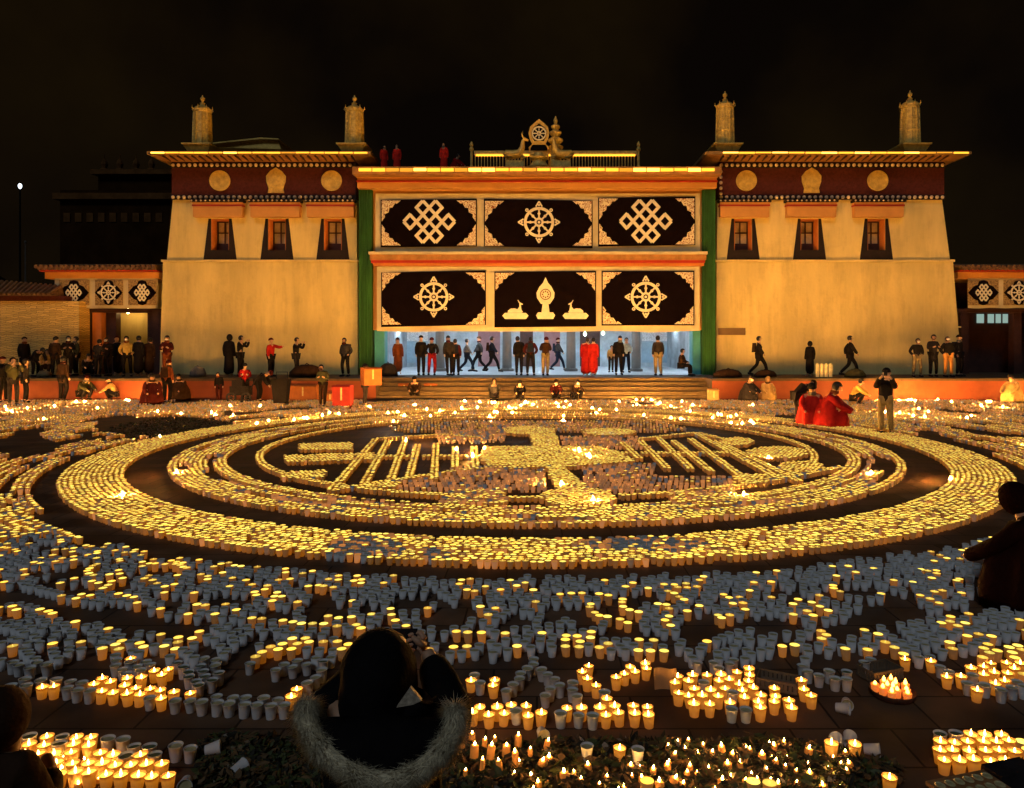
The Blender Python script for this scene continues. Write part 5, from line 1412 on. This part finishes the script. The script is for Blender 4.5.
c('second grey hook right of the middle', [(720, 678), (736, 670), (752, 664), (768, 661), (774, 650)], 'UUUUUUU')
c('short grey row right of the middle', [(700, 660), (708, 652)], 'UL')
c('rearmost row right of the wire basket', [(800, 652), (811, 652), (824, 649), (836, 651), (845, 660)], 'UULUUL')
c('grey loop left of the burning pile', [(808, 662), (802, 674), (808, 685), (822, 687), (834, 690), (848, 690)], 'UUUUUUU')
c('short row left of the burning pile', [(803, 700), (812, 707), (819, 714)], 'LLL')
c('grey column above the burning pile', [(852, 652), (864, 656), (872, 664), (868, 674)], 'ULUUU')
c('speckled row above the burning pile', [(867, 644), (882, 650), (894, 658), (906, 670)], 'ULLLL')
c('grey row right of the burning pile', [(884, 641), (898, 648), (912, 656), (918, 668)], 'UUUUUU')
c('bent row right of the burning pile', [(922, 668), (934, 674), (946, 682), (960, 688)], 'LUUU')
c('rearmost row at the far right', [(905, 638), (930, 634), (955, 630), (985, 625), (1018, 620)], 'UUULUUUUUUU')
c('second row at the far right', [(915, 650), (940, 645), (965, 640), (990, 634), (1020, 630)], 'UUUUUUUUUL')
c('third row at the far right', [(940, 658), (958, 656), (978, 650), (1000, 645)], 'UUUULU')
c('glowing row at the right edge', [(984, 668), (996, 661), (1010, 663), (1022, 661)], 'LLLL')
c('second glowing row at the right edge', [(990, 675), (1005, 674), (1020, 674)], 'LLL')
c('front glowing row at the far right', [(948, 688), (961, 688), (975, 686), (990, 685), (1005, 684), (1020, 685)], 'LLULLLL')
c('lower front row at the far right', [(974, 702), (988, 703), (1000, 702), (1012, 699), (1024, 699)], 'LLUUU')
# front band
for i, (y, x0, x1, pat) in enumerate(((751, 14, 122, 'GGLLGLLGUUU'), (759, 12, 150, 'LLLGLLLLGGGGU'), (768, 10, 155, 'LLLLLLLLGLGG'), (778, 10, 162, 'LLLLLLLLLLLLG'), (789, 10, 168, 'LLLLLLLLLLLLL'))):
    c('%s row of the left corner block' % ('rearmost', 'second', 'middle', 'fourth', 'nearest')[i], [(x0, y), ((x0+x1)/2, y-1), (x1, y+2)], pat, .079)
c('blue grey row right of the left corner block', [(150, 757), (163, 760), (176, 762), (190, 761)], 'UUUU')
for i, (y, x0, x1) in enumerate(((747, 942, 1000), (755, 940, 1024), (764, 940, 1030), (774, 944, 1034))):
    c('%s row of the right corner block' % ('rearmost', 'second', 'third', 'nearest')[i], [(x0, y), ((x0+x1)/2, y+.5), (x1, y+1)], 'GLLL' if i == 0 else 'LLLLLLL', .077)
for nm, px_, py_, k in (('standing alone in the litter right of '+HP, 588, 760, 'U'), ('left of two pale ones in the litter', 622, 762, 'L'), ('right of two pale ones in the litter', 637, 763, 'U'),
                        ('at the bottom edge below the two pale ones', 648, 797, 'L'), ('at the bottom edge in the candle litter', 756, 800, 'L'), ('second at the bottom edge in the candle litter', 772, 800, 'L'),
                        ('tall one by the tipped cups', 853, 756, 'L'), ('beside the tipped cups', 832, 757, 'L'), ('at the bottom edge right of the candle litter', 888, 792, 'L')):
    CURVES.append((nm, [gnd(px_, py_)], k, .086))

n0 = len(CURVES)
for d, P_, pat, sp in CURVES[:n0]:                      # double files : a second row right behind
    if len(P_) > 2 and 'corner block' not in d:
        CURVES.append(('file behind the '+d, [(x+.02, y+.088) for x, y in P_], 'L' if pat.count('L') > len(pat)*.55 else ('ULU' if 'L' in pat else 'UUUG'), sp*1.12))
for d, P_, pat, sp in CURVES[:n0]:
    if d in ('glowing arc left of '+HP, 'rearmost row right of '+HP, 'grey hook right of the middle', 'third row at the far right', 'short row under the dark path at the left', 'rearmost row right of the wire basket'):
        CURVES.append(('third file of the '+d, [(x-.03, y+.18) for x, y in P_], 'UULUL' if 'L' in pat else 'UUU', sp*1.1))
ORD = ['first', 'second', 'third', 'fourth', 'fifth', 'sixth', 'seventh', 'eighth', 'ninth', 'tenth', 'eleventh', 'twelfth', 'thirteenth', 'fourteenth', 'fifteenth', 'sixteenth', 'seventeenth', 'eighteenth', 'nineteenth', 'twentieth', 'twenty first', 'twenty second', 'twenty third', 'twenty fourth', 'twenty fifth', 'twenty sixth', 'twenty seventh', 'twenty eighth', 'twenty ninth', 'thirtieth']
near = []
taken = []
for desc, P_, pat, sp in CURVES:
    P_ = [Vector(p) for p in P_]
    pts = []
    if len(P_) == 1: pts = [P_[0]]
    else:
        seg = [(b-a).length for a, b in zip(P_, P_[1:])]; L_tot = sum(seg); n = max(2, int(round(L_tot/(sp*1.05)))+1)
        for i in range(n):
            d = L_tot*i/(n-1); k = 0
            while k < len(seg)-1 and d > seg[k]: d -= seg[k]; k += 1
            pts.append(P_[k]+(P_[k+1]-P_[k])*(d/seg[k]))
    row = []
    for i, p in enumerate(pts):
        jit = .0035 if 'corner block' in desc and 'blue' not in desc else .009
        q = Vector((p.x+R.gauss(0, jit), p.y+R.gauss(0, jit)))
        if any((q-o).length < .071 for o in taken): continue
        taken.append(q)
        kind = pat[min(len(pat)-1, int(i*len(pat)/len(pts)))] if len(pts) > 1 else pat
        row.append((q, kind))
    row.sort(key=lambda t_: t_[0].x/t_[0].y)
    for i, (q, kind) in enumerate(row):
        near.append((q, kind, desc, i, len(row)))
def in_frame(q, z=.04):
    px, py = CX+q.x*F/q.y, HZ+F*(HC-z)/q.y
    return 2 < px < 1022 and py < 786
def behind_hood(q):
    px, py = CX+q.x*F/q.y, HZ+F*(HC-.04)/q.y
    return 345 < px < 428 and py > 640 or 305 < px < 465 and py > 712
cand = sorted((t_ for t_ in near if in_frame(t_[0]) and not behind_hood(t_[0])), key=lambda t_: t_[0].y)
print('CUT', cand[299][0].y)
chosen = set(id(t_) for t_ in cand[:300])
def np_mesh(name, v, f, m, mats):
    me = bpy.data.meshes.new(name); me.from_pydata([tuple(p) for p in v], [], f)
    for q in mats: me.materials.append(q)
    me.polygons.foreach_set('material_index', m); me.update(); return me
def sub(v, f, m, keep):
    fs = [q for q, k in zip(f, m) if k == keep]; used = sorted({i for q in fs for i in q}); mp = {o: i for i, o in enumerate(used)}
    return [v[i] for i in used], [tuple(mp[i] for i in q) for q in fs], [0]*len(fs)
tv, tf, tm = cup_template(18, True, True)
def part_mesh(nm, k, m, smooth=False):
    me = np_mesh(nm, *sub(tv, tf, tm, k), [m])
    if smooth: me.polygons.foreach_set('use_smooth', [True]*len(me.polygons))
    return me
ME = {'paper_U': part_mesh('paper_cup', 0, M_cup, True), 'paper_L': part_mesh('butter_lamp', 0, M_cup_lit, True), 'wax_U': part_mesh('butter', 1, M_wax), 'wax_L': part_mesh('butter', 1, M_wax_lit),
      'wax_G': part_mesh('butter', 1, M_tallow), 'flame': part_mesh('flame', 2, M_flame, True)}
LW = {'L': 'lit cup', 'U': 'unlit cup', 'G': 'green filled cup'}
def single_cup(t_):
    q, kind, desc, i, n = t_
    k = 'L' if kind == 'L' else 'U'
    o = bpy.data.objects.new('butter_lamp' if k == 'L' else 'paper_cup', ME['paper_'+k]); COL.objects.link(o)
    o.location = (q.x, q.y, .003); o.rotation_euler = (R.gauss(0, .035), R.gauss(0, .035), R.uniform(0, 6.28))
    s = R.uniform(.95, 1.05); o.scale = (s, s, s*R.uniform(.95, 1.04))
    if n == 1: lb = '%s %s' % (LW[kind], desc)
    elif i == n-1: lb = '%s, rightmost in the %s' % (LW[kind], desc)
    elif i == 0: lb = '%s, leftmost in the %s' % (LW[kind], desc)
    else: lb = '%s %s from left, %s' % (LW[kind], ORD[i], desc)
    tag(o, lb, 'butter lamp' if k == 'L' else 'paper cup', 'butter lamp cups in the near rows')
    wx = bpy.data.objects.new('butter', ME['wax_'+kind]); COL.objects.link(wx); wx.parent = o
    if k == 'L':
        fl = bpy.data.objects.new('flame', ME['flame']); COL.objects.link(fl); fl.parent = o
        fl.scale = (1, 1, R.uniform(.75, 1.15)); fl.location.z = .069*(1-fl.scale.z)
for t_ in near:
    if id(t_) in chosen: single_cup(t_)
    else: put(t_[0].x, t_[0].y, 1 if t_[1] == 'L' else 0, 1.0)

# --- every other lamp : one object -------------------------------------------------------
ppl = [(x, y) for x, y, z, p_ in PEOPLE if z < .5]
arr = np.array(stuff)
keep = np.ones(len(arr), bool)
for x, y in ppl: keep &= (np.hypot(arr[:, 0]-x, arr[:, 1]-y) > .30)
ty = np.array([[t_.x, t_.y] for t_ in taken])
# thin out overlapping cups with a grid hash
cell = {}
order = np.argsort(arr[:, 1])
for i in order:
    if not keep[i]: continue
    x, y = arr[i, 0], arr[i, 1]; cx, cy_ = int(math.floor(x/.07)), int(math.floor(y/.07)); ok = True
    for a in (-1, 0, 1):
        for b in (-1, 0, 1):
            for (x2, y2) in cell.get((cx+a, cy_+b), ()):
                if (x-x2)**2+(y-y2)**2 < .0045: ok = False; break
    if not ok: keep[i] = False; continue
    cell.setdefault((cx, cy_), []).append((x, y))
arr = arr[keep]
u = RN.random(len(arr))                               # a few flames are overdriven to light the facade, mostly in far rows
clear = np.ones(len(arr), bool)
for x, y in ppl+[(GX(p_, 27.5), 28.2) for p_ in (305, 343, 331, 405, 431, 713)]: clear &= np.hypot(arr[:, 0]-x, arr[:, 1]-y) > 1.3
arr[clear & (arr[:, 2] == 1) & (u < np.where(arr[:, 1] > 27.3, .09, np.where(arr[:, 1] > 20, .013, np.where(arr[:, 1] > 9.6, .0012, .0)))), 2] = 2
def build_field(name, arr, label):
    V = []; LV = []; LS = []; MI = []; voff = 0
    for near_ in (True, False):
        for lit in (0, 1, 2, 3):
            a = arr[(arr[:, 2] == lit) & ((arr[:, 1] < 9.6) == near_)]
            if not len(a): continue
            v, f, m = cup_template(14 if near_ else 7, lit in (1, 2), tall=lit == 2)
            n = len(a); nv = len(v)
            ang = RN.uniform(0, 6.28, n); tx, tyy = RN.normal(0, .045, n), RN.normal(0, .045, n)
            c_, s_ = np.cos(ang)[:, None], np.sin(ang)[:, None]
            x = v[None, :, 0]*c_-v[None, :, 1]*s_; y = v[None, :, 0]*s_+v[None, :, 1]*c_; z = np.repeat(v[None, :, 2], n, 0)
            sc = a[:, 3][:, None]
            z = z*RN.uniform(.93, 1.05, n)[:, None]
            X = (x+z*tx[:, None])*sc+a[:, 0][:, None]; Y = (y+z*tyy[:, None])*sc+a[:, 1][:, None]; Z = z*sc+.003
            V.append(np.stack([X, Y, Z], -1).reshape(-1, 3))
            fl = np.concatenate([np.array(q) for q in f]); fs = np.array([len(q) for q in f])
            LV.append((fl[None, :]+(np.arange(n)*nv)[:, None]).ravel()+voff); LS.append(np.tile(fs, n))
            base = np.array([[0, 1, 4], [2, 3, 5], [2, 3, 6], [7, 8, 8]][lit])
            MI.append(np.tile(base[m], n)); voff += n*nv
    V = np.concatenate(V); LV = np.concatenate(LV); LS = np.concatenate(LS); MI = np.concatenate(MI)
    me = bpy.data.meshes.new(name); me.vertices.add(len(V)); me.vertices.foreach_set('co', V.ravel().astype(np.float32))
    me.loops.add(len(LV)); me.loops.foreach_set('vertex_index', LV.astype(np.int32))
    me.polygons.add(len(LS)); st = np.concatenate([[0], np.cumsum(LS)[:-1]])
    me.polygons.foreach_set('loop_start', st.astype(np.int32))
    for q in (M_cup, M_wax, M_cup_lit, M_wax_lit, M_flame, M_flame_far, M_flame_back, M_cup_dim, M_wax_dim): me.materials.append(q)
    me.polygons.foreach_set('material_index', MI.astype(np.int32)); me.update(calc_edges=True); me.validate()
    o = bpy.data.objects.new(name, me); COL.objects.link(o); o['kind'] = 'stuff'; o['label'] = label; o['category'] = 'butter lamps'
    return o
build_field('butter_lamp_field', arr, 'thousands of white cups and lit butter lamps laid out as a round mandala')
print('STUFF', len(arr), 'lit', [int((arr[:, 2] == k).sum()) for k in (0, 1, 2)], 'near', len(near), 'chosen', len(chosen))
# ---------------------------------------------------------------- litter, candles, boxes
def place(o, x, y, z=0, rz=0): o.location = (x, y, z); o.rotation_euler = (0, 0, rz); return o
def litter(name, label, regions, n, seed):
    rg = random.Random(seed); m = MB()
    P_ = [[gnd(*p) for p in r] for r in regions]
    for _ in range(n):
        P1 = rg.choice(P_)
        for _t in range(40):
            x = rg.uniform(min(p[0] for p in P1), max(p[0] for p in P1)); y = rg.uniform(min(p[1] for p in P1), max(p[1] for p in P1))
            if inside((x, y), P1): break
        else: continue
        if any((x-t_.x)**2+(y-t_.y)**2 < .0022 for t_ in taken): continue
        h = .055*vnoise(x, y, 4.0, 7)
        z = .006+rg.random()**1.5*h
        k = rg.choices((0, 1, 2, 3, 4), (5, 5, 4, .35, .8))[0]
        L_, W_ = (rg.uniform(.02, .05), rg.uniform(.008, .02)) if k < 3 else (rg.uniform(.012, .03), rg.uniform(.008, .02))
        rot = Matrix.Rotation(rg.uniform(0, 6.28), 3, 'Z') @ Matrix.Rotation(rg.gauss(0, .5), 3, 'X') @ Matrix.Rotation(rg.gauss(0, .45), 3, 'Y')
        cv = rg.uniform(-.012, .016)
        pts = [(-L_, 0, 0), (-L_*.3, W_, cv), (L_*.4, W_*.8, cv), (L_, 0, cv*1.6), (L_*.4, -W_*.8, cv*.7), (-L_*.3, -W_, cv*.6)]
        m.add([tuple(rot @ Vector(p)+Vector((x, y, z))) for p in pts], [(0, 1, 2, 3), (0, 3, 4, 5)], k)
    o = m.build(name, [mat('leaf_green', (.06, .075, .022), .6, .4, 12), mat('leaf_brown', (.13, .075, .028), .8, .4, 12), mat('leaf_dark', (.022, .02, .011), .8, .3, 12), mat('paper_scrap', (.30, .26, .19), .8, .3, 9), mat('wrapper_scrap', (.16, .10, .05), .5, .4, 9)])
    o['kind'] = 'stuff'; o['label'] = label; o['category'] = 'litter'
    return o
litter('leaf_litter', 'leaf litter and scraps strewn across the front of the plaza', [[(200, 745), (222, 735), (305, 742), (330, 800), (190, 810)]], 1600, 2)
litter('leaf_litter', 'heap of leaf litter and scraps among the burning candles', [[(440, 748), (560, 742), (640, 745), (760, 740), (850, 752), (900, 770), (900, 812), (440, 812)]], 5200, 5)
litter('leaf_litter', 'dark leaf litter on the bare paving patch at the left of the mandala', [[(95, 436), (120, 424), (190, 415), (235, 420), (225, 436), (150, 441)]], 2500, 8)

# short candles burning in the litter
M_candle = mat('yellow_candle_wax', (.55, .24, .06), .5, .15, 20, emit=(1, .30, .03), estr=.16, sampling='NONE')
cm = MB(); cm.lathe([(.019, 0), (.020, .004), (.019, .024), (.017, .026), (.010, .024)], n=14); cobj = None
def flame_mesh(h, r, m):
    b = MB(); b.lathe([(.001, 0), (r*.75, h*.12), (r, h*.3), (r*.7, h*.6), (r*.25, h*.85), (.0004, h)], n=8); return b.build('flame', m, smooth=True)
M_flame2 = emitter('candle_flame', (1.0, .46, .10), 170.0)
def candles(desc, spots, tall=False):
    src = None
    for i, (px, py) in enumerate(spots):
        x, y = gnd(px, py)
        if src is None:
            src = MB().lathe([(.019, 0), (.020, .004), (.019, .024 if not tall else .075), (.016, .027 if not tall else .078), (.006, .024 if not tall else .075)], n=14).build('candle', M_candle, smooth=True)
            fsrc = flame_mesh(.022, .005, M_flame2); fsrc.parent = src; fsrc.location = (0, 0, .026 if not tall else .077); o = src
        else:
            o = src.copy(); COL.objects.link(o); fc = fsrc.copy(); COL.objects.link(fc); fc.parent = o
        o.location = (x, y, R.uniform(-.004, .03)); o.rotation_euler = (R.gauss(0, .14), R.gauss(0, .14), 0); sc_ = R.uniform(.55, 1.1); o.scale = (sc_*R.uniform(.8, 1.3), sc_, sc_)
        tag(o, desc, 'candle', desc.replace('a ', '', 1))
rg = random.Random(21)
def scatter(x0, x1, y0, y1, n):
    pts = []
    while len(pts) < n:
        p = (rg.uniform(x0, x1), rg.uniform(y0, y1))
        if all(math.hypot(p[0]-q[0], (p[1]-q[1])*1.6) > 9.5 for q in pts): pts.append(p)
    return pts
candles('tall orange candle in the burning cluster beside the fur trimmed jacket', [(462, 752), (472, 746), (484, 752), (496, 746), (474, 762), (490, 764), (506, 758), (518, 750), (482, 776), (500, 774), (516, 768), (530, 762), (545, 752), (465, 778)], True)
candles('short candle stub glowing in the litter below the middle', scatter(515, 660, 764, 800, 24))
candles('short candle stub glowing in the litter heap right of the middle', scatter(665, 790, 744, 795, 46))
candles('short candle stub glowing at the right end of the litter heap', scatter(792, 852, 756, 797, 15))
candles('short candle stub burning between the cups of the left corner block', scatter(20, 120, 756, 792, 14))

# cardboard sheet standing among the cups
def slab(name, m, w_, d_, h_, parent=None):
    b = MB(); b.box(-w_/2, w_/2, -d_/2, d_/2, 0, h_); o = b.build(name, m)
    if parent: o.parent = parent
    return o
x, y = gnd(666, 690)
b = MB(); n = 10; v = []; fs = []
for i in range(n+1):
    u = i/n; xx = -.075+.15*u; yy = .010*sin(u*5); v += [(xx, yy, 0), (xx, yy+.035+.01*sin(u*7), .125), (xx, yy+.006, 0), (xx, yy+.041+.01*sin(u*7), .125)]
for i in range(n):
    a = i*4; fs += [(a, a+4, a+5, a+1), (a+2, a+3, a+7, a+6), (a+1, a+5, a+7, a+3), (a, a+2, a+6, a+4)]
fs += [(0, 1, 3, 2), (n*4, n*4+2, n*4+3, n*4+1)]
b.add(v, fs); o = place(b.build('cardboard_sheet', M_card), x, y, .003, .05); tag(o, 'brown cardboard sheet propped upright among the cups right of the middle', 'cardboard')
# wire basket tray right of it
def crate(label, px, py, rz, w_, d_, h_, m, nm='low_crate', cat='crate', slats=9):
    x, y = gnd(px, py); r_ = thing(nm, label, cat, (x, y, .003)); r_.rotation_euler = (0, 0, rz)
    slab('base', m, w_-.02, d_-.02, .008, r_)
    for k, (x0, x1, y0, y1) in enumerate(((-w_/2, w_/2, -d_/2, -d_/2+.008), (-w_/2, w_/2, d_/2-.008, d_/2), (-w_/2, -w_/2+.008, -d_/2+.009, d_/2-.009), (w_/2-.008, w_/2, -d_/2+.009, d_/2-.009))):
        b = MB(); b.box(x0, x1, y0, y1, h_-.015, h_); b.box(x0, x1, y0, y1, .009, .025)
        if x1-x0 > y1-y0:
            for q in range(slats): xx = x0+(x1-x0)*(q+.5)/slats; b.box(xx-w_/slats*.36, xx+w_/slats*.36, y0+.001, y1-.001, .0255, h_-.0155)
        else:
            for q in range(slats-3): yy = y0+(y1-y0)*(q+.5)/(slats-3); b.box(x0+.001, x1-.001, yy-d_/slats*.45, yy+d_/slats*.45, .0255, h_-.0155)
        o = b.build('side_panel', m); o.parent = r_
    return r_
M_crate = mat('dusty_brown_plastic', (.16, .12, .075), .7, .3, 9)
crate('low brown slatted crate tilted behind the glowing cups right of the middle', 778, 688, -.45, .26, .16, .075, M_crate)
crate('low brown slatted crate behind the burning pile at the right', 880, 678, .35, .26, .16, .08, M_crate)
# burning pile : a dish crowded with flames
x, y = gnd(893, 697)
r_ = thing('burning_dish', 'shallow dish of blazing red orange butter lamps at the right', 'fire dish', (x, y, .003))
b = MB(); b.lathe([(.11, 0), (.125, .01), (.145, .045), (.14, .048), (.12, .02), (.0, .016)], n=24, cap=False); o = b.build('dish', mat('red_tin', (.07, .03, .02), .5, .4, 9), smooth=True); o.parent = r_
M_fire = emitter('fire_glow', (1.0, .40, .05), 14.0)
M_hotwax = mat('hot_red_wax', (.55, .16, .04), .4, .3, 20, emit=(1, .22, .03), estr=.6, sampling='NONE')
for i in range(12):
    a = i*2.4; rr2 = .036*sqrt(i)
    b = MB(); b.lathe([(.022, 0), (.027, .05), (.024, .048), (.0, .042)], (rr2*cos(a), rr2*sin(a)*.9, .017), 12, 0, False); o = b.build('wax_cup', M_hotwax, smooth=True); o.parent = r_
    f_ = flame_mesh(R.uniform(.025, .045), .012, M_fire); f_.parent = r_; f_.location = (rr2*cos(a), rr2*sin(a)*.9, .062)
# loose flames in the right field
# tipped over cups
def tipped(label, px, py, rz, k='U', el=1.45):
    x, y = gnd(px, py); o = bpy.data.objects.new('paper_cup', ME['paper_U']); COL.objects.link(o)
    o.rotation_euler = (el, 0, rz); o.location = (x, y, .030); tag(o, label, 'paper cup')
    wq = bpy.data.objects.new('butter', ME['wax_U']); COL.objects.link(wq); wq.parent = o
tipped('blue grey cup tipped on its side right of the left corner block', 205, 756, 1.9)
tipped('white cup lying in the leaf litter left of the hooded person', 232, 779, 2.6)
tipped('white cup lying mouth forward in the litter near the left corner block', 187, 786, .3)
tipped('tipped grey cup, left of three overturned behind the tall lit one', 838, 752, 2.9)
tipped('tipped grey cup, middle of three overturned behind the tall lit one', 848, 749, 2.6)
tipped('tipped grey cup, right of three overturned behind the tall lit one', 864, 754, 1.1)
tipped('tipped cup beside the front row right of the hooded person', 541, 736, .2)
tipped('tipped grey cup left of the burning dish', 836, 712, 1.0)
tipped('grey cup tipped behind the grey column at the right', 846, 706, -.3)
# white scraps of paper bowls in the litter
# wooden mould tray in the right corner
x, y = gnd(968, 806)
r_ = thing('mould_tray', 'wooden tray with oval wells standing on a box in the right bottom corner', 'tray', (x, y, .003)); r_.rotation_euler = (0, 0, .28)
M_wood = mat('orange_brown_wood', (.32, .16, .06), .6, .3, 6, .3, streak=True)
b = MB(); b.box(-.17, .17, -.09, .07, 0, .085); o = b.build('box', M_wood); o.parent = r_
b = MB(); b.box(-.18, .18, -.10, .08, .0855, .105); o = b.build('board', M_wood); o.parent = r_
for i in range(6):
    for j in range(2):
        b = MB(); b.lathe([(.020, 0), (.024, .004), (.020, .008), (.016, .003)], n=14); o = b.build('well', M_wax); o.parent = r_; o.location = (-.145+.058*i, -.05+.075*j, .106); o.scale = (1, 1.2, 1)
b = MB(); b.box(.19, .44, -.02, .10, 0, .12); o = b.build('side_board', cloth('charcoal')); o.parent = r_

# far props on the terrace and steps
def carton(label, px, base, z, w_, d_, h_, m, rz=0, nm='carton', cat='box'):
    Y = F*(HC-z)/(base-HZ); r_ = thing(nm, label, cat, (GX(px, Y), Y, z)); r_.rotation_euler = (0, 0, rz)
    slab('box_body', m, w_, d_, h_, r_)
    for s in (1, -1):
        b = MB(); b.add([(-w_/2, s*d_/2, h_+.003), (w_/2, s*d_/2, h_+.003), (w_/2, s*(d_/2+.10), h_-.06), (-w_/2, s*(d_/2+.10), h_-.06)], [(0, 1, 2, 3)])
        o = b.build('flap', m); o.parent = r_; md = o.modifiers.new('t', 'SOLIDIFY'); md.thickness = .012
    b = MB(); b.box(-.03, .03, -d_/2-.004, -d_/2-.001, h_*.35, h_-.002); o = b.build('tape', M_wax); o.parent = r_
    return r_
carton('orange carton on the steps, left of the crouching person', 405, 398, .0, .48, .4, .62, M_cardor)
carton('orange carton on the steps, right of the crouching person', 431, 398, .0, .55, .4, .62, M_cardor, .1)
carton('small yellow carton at the right foot of the steps', 713, 402, 0, .36, .3, .5, M_card)
carton('red cube carton standing on the plaza left of the steps', 343, 407.5, 0, .62, .5, .78, mat('red_card', (.22, .012, .008), .8, .2, 3))
Yc = 1702/(406-HZ)-.45
b_ = carton('orange carton carried at chest height left of the steps', 368, 406, .55, .62, .5, .62, M_cardor, .5)
b_.location = (GX(371, Yc), Yc, .78)
carton('pile of orange cardboard before the terrace wall left of the steps', 305, 401, 0, 1.1, .5, .62, M_cardor, -.05)
carton('small yellow box under the terrace edge beside the red carton', 331, 403, 0, .4, .3, .42, M_cardor)
# wheelie bag / dark bin
x, Y = GX(281, 27.0), 27.0
r_ = thing('wheelie_bag', 'tall dark wheelie bag standing before the left tower', 'bag', (x, Y, 0))
b = MB(); b.frustum((-.22, .22, -.18, .18), (-.30, .30, -.22, .22), .08, .95); o = b.build('bag', cloth('black')); o.parent = r_
b = MB(); b.tube([(-.2, .1, .95), (-.2, .1, 1.2), (.2, .1, 1.2), (.2, .1, .95)], .02, 6); o = b.build('handle', cloth('dark_grey')); o.parent = r_
for s in (-1, 1):
    b = MB(); b.disc(s*.2, .08, .08, -.03, .03, 14); o = b.build('wheel', cloth('charcoal')); o.parent = r_
# small dark cart with wheels
x, Y = GX(241, 28.2), 28.2
r_ = thing('hand_cart', 'dark hand cart with two wheels in front of the red jacket', 'cart', (x, Y, 0))
b = MB(); b.box(-.36, .36, -.2, .2, .28, .62); b.box(-.30, .1, -.15, .15, .623, .85); o = b.build('load', cloth('charcoal')); o.parent = r_
for s in (-1, 1):
    b = MB(); b.ring(s*.28, .2, .13, .2, -.25, -.21, 20); b.ring(s*.28, .2, .0, .05, -.25, -.21, 8)
    for k in range(6): a = k*pi/3; b.strip((s*.28, .2), (s*.28+.15*cos(a), .2+.15*sin(a)), .02, -.24, -.22)
    o = b.build('wheel', cloth('dark_grey')); o.parent = r_
b = MB(); b.tube([(.36, 0, .5), (.6, 0, .95)], .025, 6); o = b.build('handle', cloth('dark_grey')); o.parent = r_
# bright bundle of paper on the right terrace
x = GX(824, 30.4)
b = MB()
for k in range(4): b.lathe([(.07, 0), (.075, .05), (.07, .5), (.03, .56)], (x-.27+.18*k, 30.4, TZ+.035), 10)
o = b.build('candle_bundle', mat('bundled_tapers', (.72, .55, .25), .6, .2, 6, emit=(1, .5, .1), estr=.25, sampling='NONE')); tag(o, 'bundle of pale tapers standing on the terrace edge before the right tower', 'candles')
def heap(label, px, Y, z, w_, h_, m, nm='bundle', cat='bundle', seed=1):
    r_ = thing(nm, label, cat, (GX(px, Y), Y, z))
    lump('cloth_heap', r_, [(0, 0, 0, w_, w_*.6), (0, 0, h_*.4, w_*.95, w_*.6), (.05*w_, 0, h_*.8, w_*.7, w_*.45), (0, 0, h_, w_*.3, w_*.2)], m, 22, seed, .07)
    b = MB(); b.tube([(-.1*w_, 0, h_*.97), (0, -.05, h_*1.12), (.14*w_, 0, h_*.97)], .02, 6); o = b.build('knot', m); o.parent = r_
heap('dark bundle lying on the terrace before the right tower near the gate', 728, 30.6, TZ+.033, .6, .32, cloth('brown'), seed=2)
heap('dark bundle lying on the terrace beside the walking robed person', 765, 30.3, TZ+.033, .45, .30, cloth('brown'), seed=3)
heap('grey bundle on the terrace edge right of the pale tapers', 855, 30.2, TZ+.033, .42, .34, cloth('olive'), seed=4)
heap('dark bundle on the terrace at the left end of the gate', 388, 31.9, TZ+.005, .42, .55, cloth('charcoal'), seed=5)
heap('pale bundle on the terrace by the stone wall at the far left', 44, 31.0, TZ+.033, .30, .24, cloth('khaki'), seed=6)
heap('white topped bundle on the terrace in front of the left tower', 198, 30.8, TZ+.033, .34, .42, cloth('grey'), seed=7)
heap('dark bundle on the terrace behind the wheelie bag', 307, 30.7, TZ+.033, .7, .5, cloth('brown'), seed=8)
